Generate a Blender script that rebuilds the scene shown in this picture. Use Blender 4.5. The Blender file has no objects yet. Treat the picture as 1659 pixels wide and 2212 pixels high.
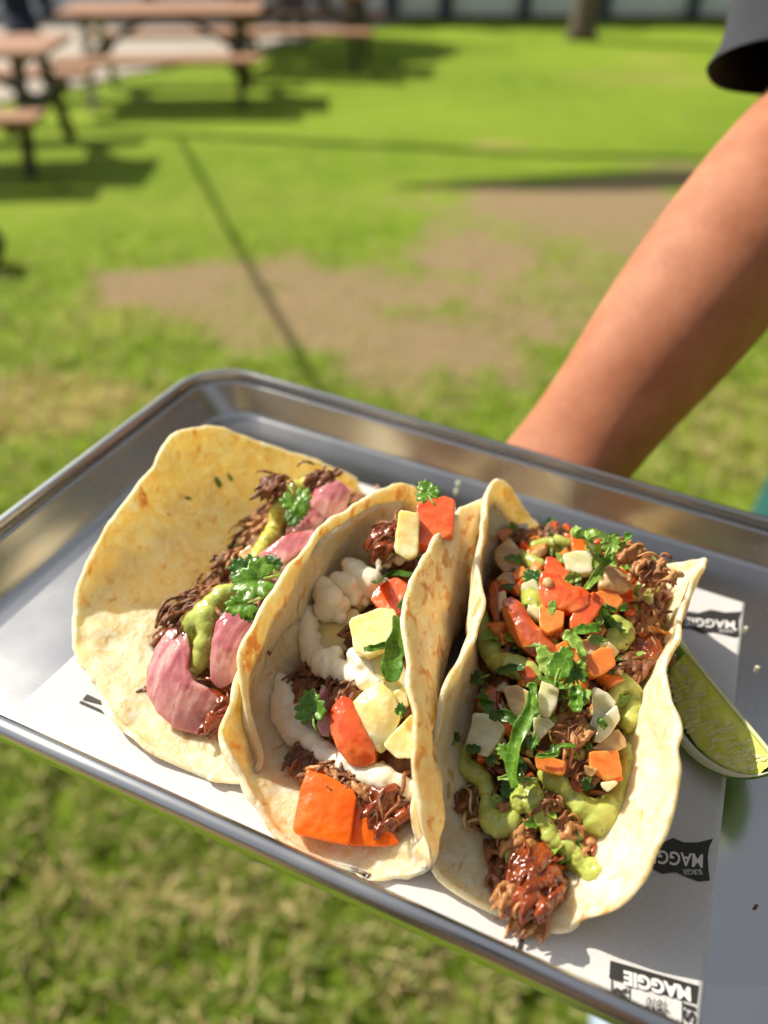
import bpy, bmesh, math, random
import numpy as np
from mathutils import Vector, Matrix, noise
from mathutils.bvhtree import BVHTree
random.seed(7); np.random.seed(7)
SC = bpy.context.scene
COL = SC.collection
# ------------------------------------------------------------------ camera, sky, sun, exposure
CAMH, PITCH, FPX, CX, CY = 1.55, math.radians(38.0), 1786.0, 829.5, 1106.0
cd = bpy.data.cameras.new('camera'); cam = bpy.data.objects.new('camera', cd); COL.objects.link(cam)
cam.location = (0, 0, CAMH); cam.rotation_euler = (math.pi/2 - PITCH, 0, 0)
cd.sensor_fit = 'VERTICAL'; cd.sensor_height = 36.0; cd.lens = FPX/2212*36
cd.clip_start = 0.02; cd.clip_end = 400
cd.dof.use_dof = True; cd.dof.focus_distance = 0.292; cd.dof.aperture_fstop = 5.0; cd.dof.aperture_blades = 0
SC.camera = cam
SUN_EL = math.radians(45); SH = Vector((0.83, -0.56, 0)).normalized()      # direction shadows fall
TOSUN = Vector((-SH.x*math.cos(SUN_EL), -SH.y*math.cos(SUN_EL), math.sin(SUN_EL)))
w = bpy.data.worlds.new('World'); SC.world = w; w.use_nodes = True
nt = w.node_tree; nt.nodes.clear()
sky = nt.nodes.new('ShaderNodeTexSky'); sky.sky_type = 'NISHITA'; sky.sun_disc = False
sky.sun_elevation = SUN_EL; sky.sun_rotation = math.atan2(TOSUN.x, TOSUN.y)
sky.air_density = 1.0; sky.dust_density = 1.2; sky.ozone_density = 1.0
bg = nt.nodes.new('ShaderNodeBackground'); bg.inputs['Strength'].default_value = 0.105
ow = nt.nodes.new('ShaderNodeOutputWorld')
hs = nt.nodes.new('ShaderNodeHueSaturation'); hs.inputs['Saturation'].default_value = 0.34
nt.links.new(sky.outputs[0], hs.inputs['Color']); nt.links.new(hs.outputs[0], bg.inputs[0]); nt.links.new(bg.outputs[0], ow.inputs[0])
sl = bpy.data.lights.new('sun', 'SUN'); sl.energy = 4.7; sl.angle = math.radians(0.53); sl.color = (1.0, 0.90, 0.74)
so = bpy.data.objects.new('sun', sl); COL.objects.link(so)
so.rotation_euler = TOSUN.to_track_quat('Z', 'Y').to_euler()
SC.view_settings.view_transform = 'Standard'; SC.view_settings.look = 'None'
SC.view_settings.exposure = 0.48; SC.view_settings.gamma = 1.0
SC.cycles.use_denoising = True
SC.cycles.max_bounces = 10; SC.cycles.transmission_bounces = 6; SC.cycles.caustics_reflective = True

# ------------------------------------------------------------------ tags and mesh helpers
def tag(o, label=None, cat=None, group=None, kind=None):
    if label: o['label'] = label
    if cat: o['category'] = cat
    if group: o['group'] = group
    if kind: o['kind'] = kind
    return o
def empty(name, loc=(0, 0, 0), rz=0.0):
    o = bpy.data.objects.new(name, None); COL.objects.link(o)
    o.location = loc; o.rotation_euler = (0, 0, rz); o.empty_display_size = 0.05
    return o
def link(name, me, mats, parent=None, smooth=True, mw=None):
    o = bpy.data.objects.new(name, me); COL.objects.link(o)
    if not isinstance(mats, (list, tuple)): mats = [mats]
    for m in mats: me.materials.append(m)
    if smooth:
        me.polygons.foreach_set('use_smooth', [True]*len(me.polygons)); me.update()
    if parent is not None: o.parent = parent
    if mw is not None: o.matrix_world = mw
    return o
def mesh(name, vs, fs):
    me = bpy.data.meshes.new(name); me.from_pydata([tuple(v) for v in vs], [], fs); me.update(); return me
def bm_obj(name, bm, mats, parent=None, smooth=False):
    me = bpy.data.meshes.new(name); bm.to_mesh(me); bm.free()
    return link(name, me, mats, parent, smooth)
def box(bm, c, s, rot=None):
    M = Matrix.Translation(Vector(c)) @ (rot.to_4x4() if rot else Matrix.Identity(4)) @ Matrix.Diagonal((s[0], s[1], s[2], 1))
    return bmesh.ops.create_cube(bm, size=1.0, matrix=M)
def tube(bm, pts, rs, n=8, cap=True):
    pts = [Vector(p) for p in pts]
    if not hasattr(rs, '__len__'): rs = [rs]*len(pts)
    rings = []; prev = None
    for i, p in enumerate(pts):
        d = (pts[min(i+1, len(pts)-1)] - pts[max(i-1, 0)])
        d = d.normalized() if d.length > 1e-9 else Vector((0, 0, 1))
        a = d.orthogonal().normalized() if prev is None else (prev - d*prev.dot(d)).normalized()
        prev = a; b = d.cross(a)
        rings.append([bm.verts.new(p + (a*math.cos(2*math.pi*k/n) + b*math.sin(2*math.pi*k/n))*rs[i]) for k in range(n)])
    for i in range(len(rings)-1):
        for k in range(n):
            bm.faces.new((rings[i][k], rings[i][(k+1) % n], rings[i+1][(k+1) % n], rings[i+1][k]))
    if cap:
        bm.faces.new(rings[0][::-1]); bm.faces.new(rings[-1])
def mod(o, typ, name='m', **kw):
    m = o.modifiers.new(name, typ)
    for k, v in kw.items(): setattr(m, k, v)
    return m
def cloudtex(name, size, depth=2):
    t = bpy.data.textures.get(name)
    if not t:
        t = bpy.data.textures.new(name, 'CLOUDS'); t.noise_scale = size; t.noise_depth = depth
    return t

# ------------------------------------------------------------------ frames
X, FW, UP = Vector((1, 0, 0)), Vector((0, math.cos(PITCH), -math.sin(PITCH))), Vector((0, math.sin(PITCH), math.cos(PITCH)))
def ray(x, y): return X*((x-CX)/FPX) + FW + UP*((CY-y)/FPX)
CAM = Vector((0, 0, CAMH))
def W(x, y, t): return CAM + ray(x, y)*t
SLOPE = 0.026                                      # the lawn falls away gently from the camera
def GZ(y): return -SLOPE*max(0.0, min(y, 16.0))
def G(x, y, h=0.0):
    r = ray(x, y); t = (h-CAMH)/(r.z+SLOPE*r.y); p = CAM + r*t; return Vector((p.x, p.y, p.z))
def c2w(v): return X*v[0] - UP*v[1] + FW*v[2]
d1 = c2w((0.91780215, 0.29258466, -0.26839044)).normalized()
d2 = c2w((0.39118669, -0.54753711, 0.73971352)); d2 = (d2 - d1*d2.dot(d1)).normalized()
d3 = d1.cross(d2)
OC = CAM + ray(450, 774)*0.49540408            # sharp far-left corner of the rim
RIMH, TL, TS = 0.022, 0.405, 0.26
TR = Matrix((( d1.x, d2.x, d3.x), (d1.y, d2.y, d3.y), (d1.z, d2.z, d3.z))).to_4x4()
TRAY = Matrix.Translation(OC - d3*RIMH) @ TR      # tray frame, z = 0 at the floor of the tray
TI = TRAY.inverted()
CL = TI @ CAM                                      # the camera in the tray's frame
def rl(x, y): return (TI.to_3x3() @ ray(x, y)).normalized()
def P(x, y, h):
    r = rl(x, y); t = (h-CL.z)/r.z; return CL + r*t
def local(name, me_vs, fs, mats, parent=None, smooth=True):
    """mesh given in the tray frame, its origin moved to its own centre"""
    c = sum((Vector(v) for v in me_vs), Vector())/len(me_vs)
    me = mesh(name, [Vector(v)-c for v in me_vs], fs)
    o = link(name, me, mats, None, smooth, TRAY @ Matrix.Translation(c))
    if parent is not None:
        o.parent = parent; o.matrix_parent_inverse = parent.matrix_world.inverted()
    return o

# ------------------------------------------------------------------ materials
class NB:
    def __init__(s, name):
        s.m = bpy.data.materials.new(name); s.m.use_nodes = True
        s.t = s.m.node_tree; s.t.nodes.clear()
        s.o = s.n('ShaderNodeOutputMaterial'); s.b = s.n('ShaderNodeBsdfPrincipled')
        s.l(s.b.outputs[0], s.o.inputs[0]); s.co = s.n('ShaderNodeTexCoord').outputs['Object']
    def n(s, t, **k):
        x = s.t.nodes.new(t)
        for a, v in k.items(): setattr(x, a, v)
        return x
    def l(s, a, b): s.t.links.new(a, b)
    def set(s, **k):
        for a, v in k.items():
            i = s.b.inputs[a.replace('_', ' ')]
            if hasattr(v, 'links') or isinstance(v, bpy.types.NodeSocket): s.l(v, i)
            else: i.default_value = v if not (isinstance(v, tuple) and len(v) == 3 and len(i.default_value) == 4) else (*v, 1)
    def map(s, scale=(1, 1, 1), rot=(0, 0, 0), src=None):
        m = s.n('ShaderNodeMapping'); m.inputs['Scale'].default_value = scale; m.inputs['Rotation'].default_value = rot
        s.l(src or s.co, m.inputs[0]); return m.outputs[0]
    def noise(s, sc, det=3, rough=.55, src=None, dist=0, col=False):
        x = s.n('ShaderNodeTexNoise'); x.inputs['Scale'].default_value = sc; x.inputs['Detail'].default_value = det
        x.inputs['Roughness'].default_value = rough; x.inputs['Distortion'].default_value = dist
        s.l(src or s.co, x.inputs['Vector']); return x.outputs['Color' if col else 'Fac']
    def vor(s, sc, src=None, feat='F1', out='Distance'):
        x = s.n('ShaderNodeTexVoronoi'); x.feature = feat; x.inputs['Scale'].default_value = sc
        s.l(src or s.co, x.inputs['Vector']); return x.outputs[out]
    def ramp(s, f, stops, interp='LINEAR'):
        r = s.n('ShaderNodeValToRGB'); r.color_ramp.interpolation = interp
        e = r.color_ramp.elements
        while len(e) < len(stops): e.new(0.5)
        for k, (p, c) in enumerate(stops):
            e[k].position = p; e[k].color = (*c, 1) if len(c) == 3 else c
        s.l(f, r.inputs[0]); return r.outputs[0]
    def rng(s, f, a, b, c=0., d=1.):
        r = s.n('ShaderNodeMapRange'); r.inputs[1].default_value = a; r.inputs[2].default_value = b
        r.inputs[3].default_value = c; r.inputs[4].default_value = d; s.l(f, r.inputs[0]); return r.outputs[0]
    def mix(s, f, a, b, mode='MIX'):
        x = s.n('ShaderNodeMix'); x.data_type = 'RGBA'; x.blend_type = mode
        for i, v in ((0, f), (6, a), (7, b)):
            if isinstance(v, bpy.types.NodeSocket): s.l(v, x.inputs[i])
            else: x.inputs[i].default_value = v if not isinstance(v, tuple) else (*v, 1)
        return x.outputs[2]
    def math(s, op, a, b=0.0):
        x = s.n('ShaderNodeMath'); x.operation = op
        for i, v in ((0, a), (1, b)):
            if isinstance(v, bpy.types.NodeSocket): s.l(v, x.inputs[i])
            else: x.inputs[i].default_value = v
        return x.outputs[0]
    def bump(s, f, strength=.3, dist=.001):
        x = s.n('ShaderNodeBump'); x.inputs['Strength'].default_value = strength; x.inputs['Distance'].default_value = dist
        s.l(f, x.inputs['Height']); s.l(x.outputs[0], s.b.inputs['Normal']); return x.outputs[0]
    def sss(s, wt, rad, scale=1.0):
        s.b.inputs['Subsurface Weight'].default_value = wt; s.b.inputs['Subsurface Radius'].default_value = rad
        s.b.inputs['Subsurface Scale'].default_value = scale
def plain(name, c, r=.6, **k):
    m = NB(name); f = m.noise(6, 4); m.set(Base_Color=m.mix(f, tuple(x*.82 for x in c), tuple(min(1, x*1.15) for x in c)), Roughness=r, **k)
    return m.m
M = {}
# food -------------------------------------------------------------
def tortilla_mat(name, toast, warm):
    m = NB(name)
    big = m.noise(42, 4, .6, dist=.4); fine = m.noise(420, 4, .6)
    a, b = ((.83, .60, .33), (.89, .71, .45)) if not warm else ((.83, .62, .33), (.89, .72, .43))
    c = m.mix(m.rng(big, .35, .65), a, b)
    # floury marbling
    mar = m.noise(130, 4, .6, dist=1.6)
    c = m.mix(m.rng(mar, .42, .66, 0, .65), c, (.95, .87, .69))
    c = m.mix(m.rng(m.noise(75, 4, .65, dist=1.0), .50, .70, 0, .6), c, (.80, .56, .27))
    st = m.map((300, 150, 95), (0.0, 0.1, 0))
    v = m.noise(1.0, 3, .5, src=st, dist=.5)
    spot = m.rng(v, .535 if toast else .59, .64 if toast else .72, 0, .85)
    sp2 = m.rng(m.noise(900, 3, .7), .60, .74, 0, .35 if toast else .22)
    c = m.mix(spot, c, (.60, .32, .10) if toast else (.70, .44, .17))
    c = m.mix(m.rng(v, .68, .76, 0, .6) if toast else m.rng(v, .70, .78, 0, .5), c, (.34, .13, .03))
    c = m.mix(sp2, c, (.60, .36, .12))
    speck = m.rng(m.vor(230), .10, .04)
    speck = m.math('MULTIPLY', speck, m.rng(m.noise(60), .55, .7))
    c = m.mix(speck, c, (.30, .13, .03))
    m.set(Base_Color=c, Roughness=m.rng(m.noise(55, 3), .3, .7, .38, .62), Specular_IOR_Level=.4)
    m.sss(.9, (.0080, .0066, .0046), 1.0)
    h = m.math('ADD', m.math('MULTIPLY', m.noise(95, 3), 1.0), m.math('MULTIPLY', fine, .22))
    h = m.math('ADD', h, m.math('MULTIPLY', mar, .6))
    m.bump(h, .8, .0022)
    return m.m
M['tort_in'] = tortilla_mat('tortilla_inside', False, False)
M['tort_in_warm'] = tortilla_mat('tortilla_inside_oily', False, True)
M['tort_out'] = tortilla_mat('tortilla_outside', True, False)
def soft(name, ca, cb, nsc=120, rough=.25, sss=.6, rad=(.004, .002, .001), bump=.25, bsc=260, bd=.0008, coat=.3, dist=.3, specks=None, stripes=None, trans=0):
    m = NB(name); c = m.mix(m.rng(m.noise(nsc, 4, .6, dist=dist), .32, .68), ca, cb)
    if specks: c = m.mix(m.rng(m.noise(700, 2), .68, .74), c, specks)
    hh = m.noise(bsc, 4, .6)
    if stripes:
        s_ = m.noise(1.0, 3, .5, src=m.map(stripes), dist=.3)
        c = m.mix(m.rng(s_, .46, .62, 0, .65), c, tuple(min(1, x*1.35+.06) for x in cb)); hh = m.math('ADD', hh, s_)
    m.set(Base_Color=c, Roughness=m.rng(m.noise(nsc*.7, 2), .3, .7, rough*.7, rough*1.5), Coat_Weight=coat, Coat_Roughness=.12)
    if trans: m.b.inputs['Transmission Weight'].default_value = trans; m.b.inputs['IOR'].default_value = 1.36
    m.sss(sss, rad); m.bump(hh, bump, bd); return m.m
M['meat'] = soft('braised_meat', (.075, .026, .009), (.34, .13, .042), 150, .42, .25, (.002, .001, .0005), .8, 330, .0016, .15)
M['meat_light'] = soft('pale_meat', (.30, .115, .03), (.62, .33, .13), 170, .40, .4, (.003, .0015, .001), .7, 380, .0014, .2)
M['glaze'] = soft('dark_glaze', (.12, .018, .004), (.34, .07, .012), 120, .2, .5, (.003, .001, .0005), .35, 200, .0012, .6)
M['guac'] = soft('avocado_sauce', (.36, .43, .07), (.52, .57, .15), 90, .18, .5, (.003, .003, .0015), .3, 520, .0007, .35, specks=(.16, .20, .04))
M['guac_y'] = soft('yellow_avocado_sauce', (.52, .48, .06), (.68, .62, .14), 110, .25, .5, (.003, .003, .001), .5, 420, .0010, .3)
M['crema'] = soft('cream_sauce', (.87, .81, .60), (.93, .89, .74), 90, .22, .6, (.003, .003, .0025), .25, 200, .0008, .4)
M['pine'] = soft('pineapple_flesh', (.84, .66, .22), (.90, .78, .42), 80, .2, .8, (.006, .004, .0015), .35, 160, .0009, .4, stripes=(60, 60, 260))
M['tom'] = soft('tomato_flesh', (.70, .055, .008), (.84, .22, .05), 60, .18, .7, (.006, .0015, .0007), .35, 170, .0009, .6)
M['tom_skin'] = soft('orange_tomato_skin', (.86, .11, .0), (.92, .18, .001), 50, .3, .4, (.005, .0012, .0003), .15, 240, .0005, .35)
M['tom_peach'] = soft('peach_tomato', (.76, .17, .02), (.86, .36, .08), 70, .2, .7, (.006, .003, .001), .35, 180, .0009, .5)
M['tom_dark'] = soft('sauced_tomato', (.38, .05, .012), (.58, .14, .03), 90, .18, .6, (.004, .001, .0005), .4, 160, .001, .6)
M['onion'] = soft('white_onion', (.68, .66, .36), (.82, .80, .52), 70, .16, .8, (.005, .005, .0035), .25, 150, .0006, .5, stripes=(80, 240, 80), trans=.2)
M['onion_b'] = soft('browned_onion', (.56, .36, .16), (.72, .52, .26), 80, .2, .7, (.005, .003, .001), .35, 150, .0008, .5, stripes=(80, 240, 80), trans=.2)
M['onion_p'] = soft('pickled_onion', (.44, .07, .13), (.78, .42, .38), 38, .14, .75, (.006, .002, .002), .25, 150, .0006, .45, stripes=(240, 60, 60), trans=.22)
def leafmat(name, a, b):
    m = NB(name); c = m.mix(m.rng(m.noise(160, 4), .35, .65), a, b)
    vn = m.rng(m.vor(320, feat='DISTANCE_TO_EDGE'), .0, .06, .55, 0)
    c = m.mix(vn, c, tuple(min(1, x*1.8+.03) for x in b))
    m.set(Base_Color=c, Roughness=.32, Coat_Weight=.2); m.bump(m.vor(320), .35, .0006)
    tr = m.n('ShaderNodeBsdfTranslucent'); m.l(c, tr.inputs[0])
    ms = m.n('ShaderNodeMixShader'); ms.inputs[0].default_value = .35
    m.l(m.b.outputs[0], ms.inputs[1]); m.l(tr.outputs[0], ms.inputs[2]); m.l(ms.outputs[0], m.o.inputs[0]); return m.m
M['herb'] = leafmat('coriander_leaf', (.075, .21, .012), (.17, .36, .03))
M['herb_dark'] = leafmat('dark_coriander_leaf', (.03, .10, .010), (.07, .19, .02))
M['herb_light'] = leafmat('pale_green_leaf', (.22, .42, .05), (.40, .56, .12))
# tray and paper -----------------------------------------------------
m = NB('brushed_aluminium')
br = m.noise(1.0, 3, .6, src=m.map((14, 900, 900)))
m.set(Base_Color=m.mix(m.noise(9, 3), (.54, .54, .535), (.64, .635, .625)), Metallic=1.0,
      Roughness=m.rng(m.noise(14, 4, .6), .3, .7, .20, .32))
scr = m.rng(m.noise(1.0, 2, .5, src=m.map((40, 1500, 40), (0, 0, .6))), .62, .66)
m.bump(m.math('ADD', m.math('MULTIPLY', br, .35), m.math('MULTIPLY', m.noise(2200, 2), .25)), .22, .00025)
M['alu'] = m.m
m = NB('greaseproof_paper')
m.set(Base_Color=m.mix(m.rng(m.noise(900, 3, .7), .35, .65), (.66, .66, .665), (.74, .74, .745)), Roughness=.55)
m.sss(.3, (.0015, .0015, .0015)); m.bump(m.math('ADD', m.noise(1300, 2), m.math('MULTIPLY', m.noise(30, 2), 2.0)), .25, .0004)
M['paper'] = m.m
m = NB('black_print'); m.set(Base_Color=m.mix(m.rng(m.noise(2500, 2), .5, .75), (.018, .018, .018), (.06, .06, .06)), Roughness=.6); M['ink'] = m.m
m = NB('unprinted_lettering'); m.set(Base_Color=m.mix(m.noise(2000, 2), (.66, .66, .67), (.76, .76, .77)), Roughness=.6); M['blank'] = m.m
# lime
m = NB('lime_rind'); m.set(Base_Color=m.mix(m.rng(m.noise(200, 3), .35, .65), (.10, .26, .015), (.22, .42, .03)), Roughness=.35)
m.sss(.3, (.002, .003, .001)); m.bump(m.vor(700), .4, .0005); M['rind'] = m.m
M['pith'] = soft('lime_pith', (.74, .80, .52), (.84, .87, .66), 120, .45, .6, (.004, .004, .002), .2, 300, .0005, .1)
M['lime'] = soft('lime_flesh', (.74, .88, .09), (.88, .96, .32), 150, .14, .3, (.004, .004, .002), .45, 230, .0012, .6)
M['memb'] = soft('lime_membrane', (.62, .74, .25), (.76, .84, .45), 150, .2, .8, (.005, .005, .002), .3, 300, .0005, .4)
# ------------------------------------------------------------------ ground
def fbm(x, y, s, o=0.0): return noise.fractal(Vector((x*s+o, y*s-o, o*.7)), 1.0, 2.0, 4)
DIRT = [  # centre px, half width px, half height px, strength: bare patches, turned into ground ellipses
    (1330, 450, 360, 50, 1.), (1330, 570, 300, 80, .5), (1080, 560, 170, 50, 1.), (390, 610, 150, 42, 1.), (760, 640, 350, 60, 1.), (890, 730, 290, 80, 1.),
    (620, 720, 160, 60, .7), (1000, 690, 240, 60, .6), (1180, 620, 220, 80, .55), (1500, 390, 160, 30, .7), (1250, 505, 320, 60, .7), (120, 1880, 60, 40, .4),
    (900, 2150, 160, 60, .4), (560, 1980, 120, 60, .35)]
DRY = [(110, 865, 160, 60, 1.), (1085, 312, 70, 10, 1.), (1420, 128, 80, 8, .8), (250, 690, 160, 60, .4), (1380, 170, 150, 14, .5), (600, 430, 500, 40, .15),
       (300, 1950, 300, 120, .35), (1560, 500, 120, 100, .5), (1550, 950, 200, 120, .5)]
def ell(lst):
    out = []
    for px, py, rx, ry, s in lst:
        c = G(px, py); a = abs(G(px+rx, py).x - G(px-rx, py).x)/2; b = abs(G(px, py-ry).y - G(px, py+ry).y)/2
        out.append((c.x, c.y, a, b, s))
    return out
DIRT_E, DRY_E = ell(DIRT), ell(DRY)
def mask(E, x, y, n1):
    v = 0
    for cx, cy, a, b, s in E:
        q = math.hypot((x-cx)/a, (y-cy)/b) + n1*.75
        if q < 1.5: v = max(v, s*max(0, min(1, (1.35-q)/.7)))
    return v
ys = [-3.0, -2.2, -1.5, -.9, -.4, -.1, .1]
while ys[-1] < 16: ys.append(ys[-1] + .018 + ys[-1]*.013)
nx = 260
vs, fs, dcol = [], [], []
for j, y in enumerate(ys):
    half = 1.05*max(y, 0) + 3.2
    for i in range(nx+1):
        x = -half + 2*half*i/nx
        n1 = fbm(x, y, 1.7, 3.1); n2 = fbm(x, y, 9, 7.7)
        z = .012*fbm(x, y, .9, 1.3) + .004*n2
        vs.append((x, y, z + GZ(y))); dcol.append((mask(DIRT_E, x, y, n1+.35*n2), mask(DRY_E, x, y, n1+.3*n2), max(0, min(1, .5+.6*fbm(x, y, .55, 9.9))), 1))
for j in range(len(ys)-1):
    for i in range(nx):
        a = j*(nx+1)+i; fs.append((a, a+1, a+nx+2, a+nx+1))
me = mesh('lawn', vs, fs)
ca = me.color_attributes.new('wear', 'FLOAT_COLOR', 'POINT'); ca.data.foreach_set('color', np.array(dcol, dtype=np.float32).ravel())
m = NB('lawn'); at = m.n('ShaderNodeAttribute'); at.attribute_name = 'wear'
sep = m.n('ShaderNodeSeparateColor'); m.l(at.outputs['Color'], sep.inputs[0])
g1 = m.mix(m.rng(m.noise(5, 5, .65), .35, .65), (.18, .33, .014), (.33, .48, .035))
g1 = m.mix(m.rng(m.noise(60, 4, .7), .35, .7, 0, .32), g1, (.11, .17, .016))
g1 = m.mix(m.math('MULTIPLY', sep.outputs[2], .75), g1, (.36, .52, .04))
g1 = m.mix(m.math('MULTIPLY', sep.outputs[1], .85), g1, (.50, .45, .12))
soil = m.mix(m.rng(m.noise(45, 5, .7), .3, .7), (.38, .245, .15), (.60, .425, .28))
g1 = m.mix(m.rng(m.math('ADD', sep.outputs[0], m.rng(m.math('ADD', m.math('MULTIPLY', m.noise(7, 4, .7), .5), m.math('MULTIPLY', m.noise(38, 4, .75), .5)), .3, .7, -.6, .6)), .10, .80, 0, .88), g1, soil)
m.set(Base_Color=g1, Roughness=.9, Specular_IOR_Level=.15); m.bump(m.noise(110, 5, .8), .9, .03)
M['lawn'] = m.m
lawn = link('lawn', me, m.m); tag(lawn, kind='structure')
# the far ground reaching the horizon
gm = NB('far_ground'); gm.set(Base_Color=gm.mix(gm.noise(.4, 4), (.18, .32, .015), (.30, .44, .03)), Roughness=.95)
vs, fs = [], []
for k, r in enumerate((0, 10, 40, 150, 320)):
    for i in range(24): vs.append((r*math.cos(i*math.pi/12), r*math.sin(i*math.pi/12)+4, -.46))
for k in range(4):
    for i in range(24): fs.append((k*24+i, k*24+(i+1) % 24, (k+1)*24+(i+1) % 24, (k+1)*24+i))
tag(link('ground', mesh('ground', vs, fs), gm.m), kind='structure')
# paved patio beyond the lawn's left edge
def sheet(name, pts, z, mat, t=.03):
    bm = bmesh.new(); top = [bm.verts.new((p[0], p[1], z+GZ(p[1]))) for p in pts]; f = bm.faces.new(top)
    if f.normal.z < 0: f.normal_flip()
    r = bmesh.ops.extrude_face_region(bm, geom=[f]); bmesh.ops.translate(bm, verts=[v for v in r['geom'] if isinstance(v, bmesh.types.BMVert)], vec=(0, 0, -t))
    bmesh.ops.recalc_face_normals(bm, faces=bm.faces); return bm_obj(name, bm, mat)
m = NB('paving'); m.set(Base_Color=m.mix(m.rng(m.noise(9, 5, .7), .3, .7), (.34, .30, .26), (.48, .43, .37)), Roughness=.9); m.bump(m.noise(80), .4, .01); M['pave'] = m.m
edge = [G(-40, 232), G(150, 196), G(260, 168), G(400, 140), G(520, 118), G(620, 96), G(720, 74), G(790, 60)]
pts = [(p.x, p.y) for p in edge] + [(1.2, 16), (-14, 16), (-14, 7.5)]
tag(sheet('patio', pts, .03, M['pave'], .06), kind='structure')

# ------------------------------------------------------------------ grass blades (uncountable: one object)
def blades(seed, n, y0, y1, pw, hs, ws):
    rg = np.random.RandomState(seed); V = []; F = []; C = []
    k = 0
    while k < n:
        y = y0 + (y1-y0)*rg.rand()**pw; half = .62*y+.35
        if y1 > 3: half = .50*y+.25
        x = -half + 2*half*rg.rand()
        n1 = fbm(x, y, 1.7, 3.1); n2 = fbm(x, y, 9, 7.7)
        d = mask(DIRT_E, x, y, n1+.35*n2); dr = mask(DRY_E, x, y, n1+.3*n2)
        cl = fbm(x, y, 17, 2.2)
        k += 1
        if rg.rand() < d*.80 or rg.rand() < .38 - cl*1.5: continue
        if y1 > 3 and y > 2.8 and rg.rand() < (y-2.8)/2.3: continue
        h = hs*(.55+.9*rg.rand())*(1+.5*cl)*(1-.5*d); wd = ws*(.6+.8*rg.rand()); a = rg.rand()*6.283; b = a + 1.57 + rg.randn()*.5
        dx, dy = math.cos(a)*wd/2, math.sin(a)*wd/2; lx, ly = math.cos(b), math.sin(b); ln = h*(.25+.9*rg.rand())
        z0 = .012*fbm(x, y, .9, 1.3)+.002+GZ(y)
        i = len(V)
        V += [(x-dx, y-dy, z0), (x+dx, y+dy, z0), (x+dx*.8+lx*ln*.35, y+dy*.8+ly*ln*.35, z0+h*.6), (x-dx*.8+lx*ln*.35, y-dy*.8+ly*ln*.35, z0+h*.6), (x+lx*ln, y+ly*ln, z0+h*.85)]
        F += [(i, i+1, i+2, i+3), (i+3, i+2, i+4)]
        q = rg.rand(); t = .7+.6*rg.rand()
        if rg.rand() < .26 + dr*.6 + d*.5: c = (.66*t, .54*t, .27*t, 1)
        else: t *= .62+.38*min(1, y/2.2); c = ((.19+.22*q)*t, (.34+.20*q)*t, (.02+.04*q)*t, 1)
        C += [c]*5
    return V, F, C
gmn = NB('grass_blade'); at = gmn.n('ShaderNodeAttribute'); at.attribute_name = 'tint'
gmn.set(Base_Color=at.outputs['Color'], Roughness=.5, Specular_IOR_Level=.3)
tr = gmn.n('ShaderNodeBsdfTranslucent'); gmn.l(at.outputs['Color'], tr.inputs[0]); ms = gmn.n('ShaderNodeMixShader'); ms.inputs[0].default_value = .4
gmn.l(gmn.b.outputs[0], ms.inputs[1]); gmn.l(tr.outputs[0], ms.inputs[2]); gmn.l(ms.outputs[0], gmn.o.inputs[0])
V, F, C = [], [], []
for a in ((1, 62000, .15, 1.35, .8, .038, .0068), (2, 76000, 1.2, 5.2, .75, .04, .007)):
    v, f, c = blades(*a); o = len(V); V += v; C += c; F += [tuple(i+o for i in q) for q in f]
me = mesh('grass', V, F); ca = me.color_attributes.new('tint', 'FLOAT_COLOR', 'POINT'); ca.data.foreach_set('color', np.array(C, dtype=np.float32).ravel())
tag(link('grass', me, gmn.m, smooth=False), 'short sunlit grass blades growing thickly over the lawn around bare patches', 'grass', kind='stuff')

# ------------------------------------------------------------------ background furniture
m = NB('weathered_timber'); g = m.noise(1.0, 4, .6, src=m.map((2, 30, 30)))
m.set(Base_Color=m.mix(g, (.30, .145, .075), (.44, .245, .145)), Roughness=.65); m.bump(g, .3, .004); M['wood'] = m.m
M['frame'] = plain('dark_olive_frame', (.045, .04, .022), .6)
M['pale'] = plain('pale_timber', (.50, .46, .42), .6)
M['bark'] = plain('bark', (.12, .095, .07), .95)
M['navy'] = plain('navy_cloth', (.012, .022, .055), .85)
M['blue'] = plain('blue_painted_post', (.03, .045, .075), .6)
M['panel'] = plain('pale_blue_panel', (.72, .77, .86), .7)
M['black'] = plain('black_cloth', (.012, .012, .014), .9)
def picnic_table(loc, rz, label, pale=False, length=1.8):
    r = empty('picnic_table', loc, rz)
    for i in range(5):
        bm = bmesh.new(); box(bm, (0, -.30+.15*i, .74+.002*(i % 2)), (length, .142, .042)); o = bm_obj('tabletop_plank', bm, M['wood'], r); mod(o, 'BEVEL', width=.006)
    for s in (-1, 1):
        for j in (0, 1):
            bm = bmesh.new(); box(bm, (0, s*(.66+.145*j), .44+.002*j), (length, .138, .042)); o = bm_obj('bench_plank', bm, M['wood'], r); mod(o, 'BEVEL', width=.006)
    for s in (-1, 1):
        xx = s*(length/2-.22)
        for q in (-1, 1):
            bm = bmesh.new(); tube(bm, [(xx, q*.56, 0), (xx, q*.24, .715)], .05, 4); bm_obj('leg', bm, M['pale'] if (pale and s < 0) else M['frame'], r)  # legs at one end paler than the rest of the frame
        bm = bmesh.new(); box(bm, (xx, 0, .375), (.05, 1.5, .1)); bm_obj('bench_support', bm, M['frame'], r)
        bm = bmesh.new(); box(bm, (xx, 0, .69), (.05, .68, .075)); bm_obj('top_support', bm, M['frame'], r)
        bm = bmesh.new(); tube(bm, [(xx, 0, .40), (s*.12, 0, .70)], .03, 6); bm_obj('brace', bm, M['frame'], r)
    tag(r, label, 'picnic table', 'timber picnic tables on the lawn'); return r
g1_, g2_, g3_ = G(60, 318), G(300, 180), G(640, 105)
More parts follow.
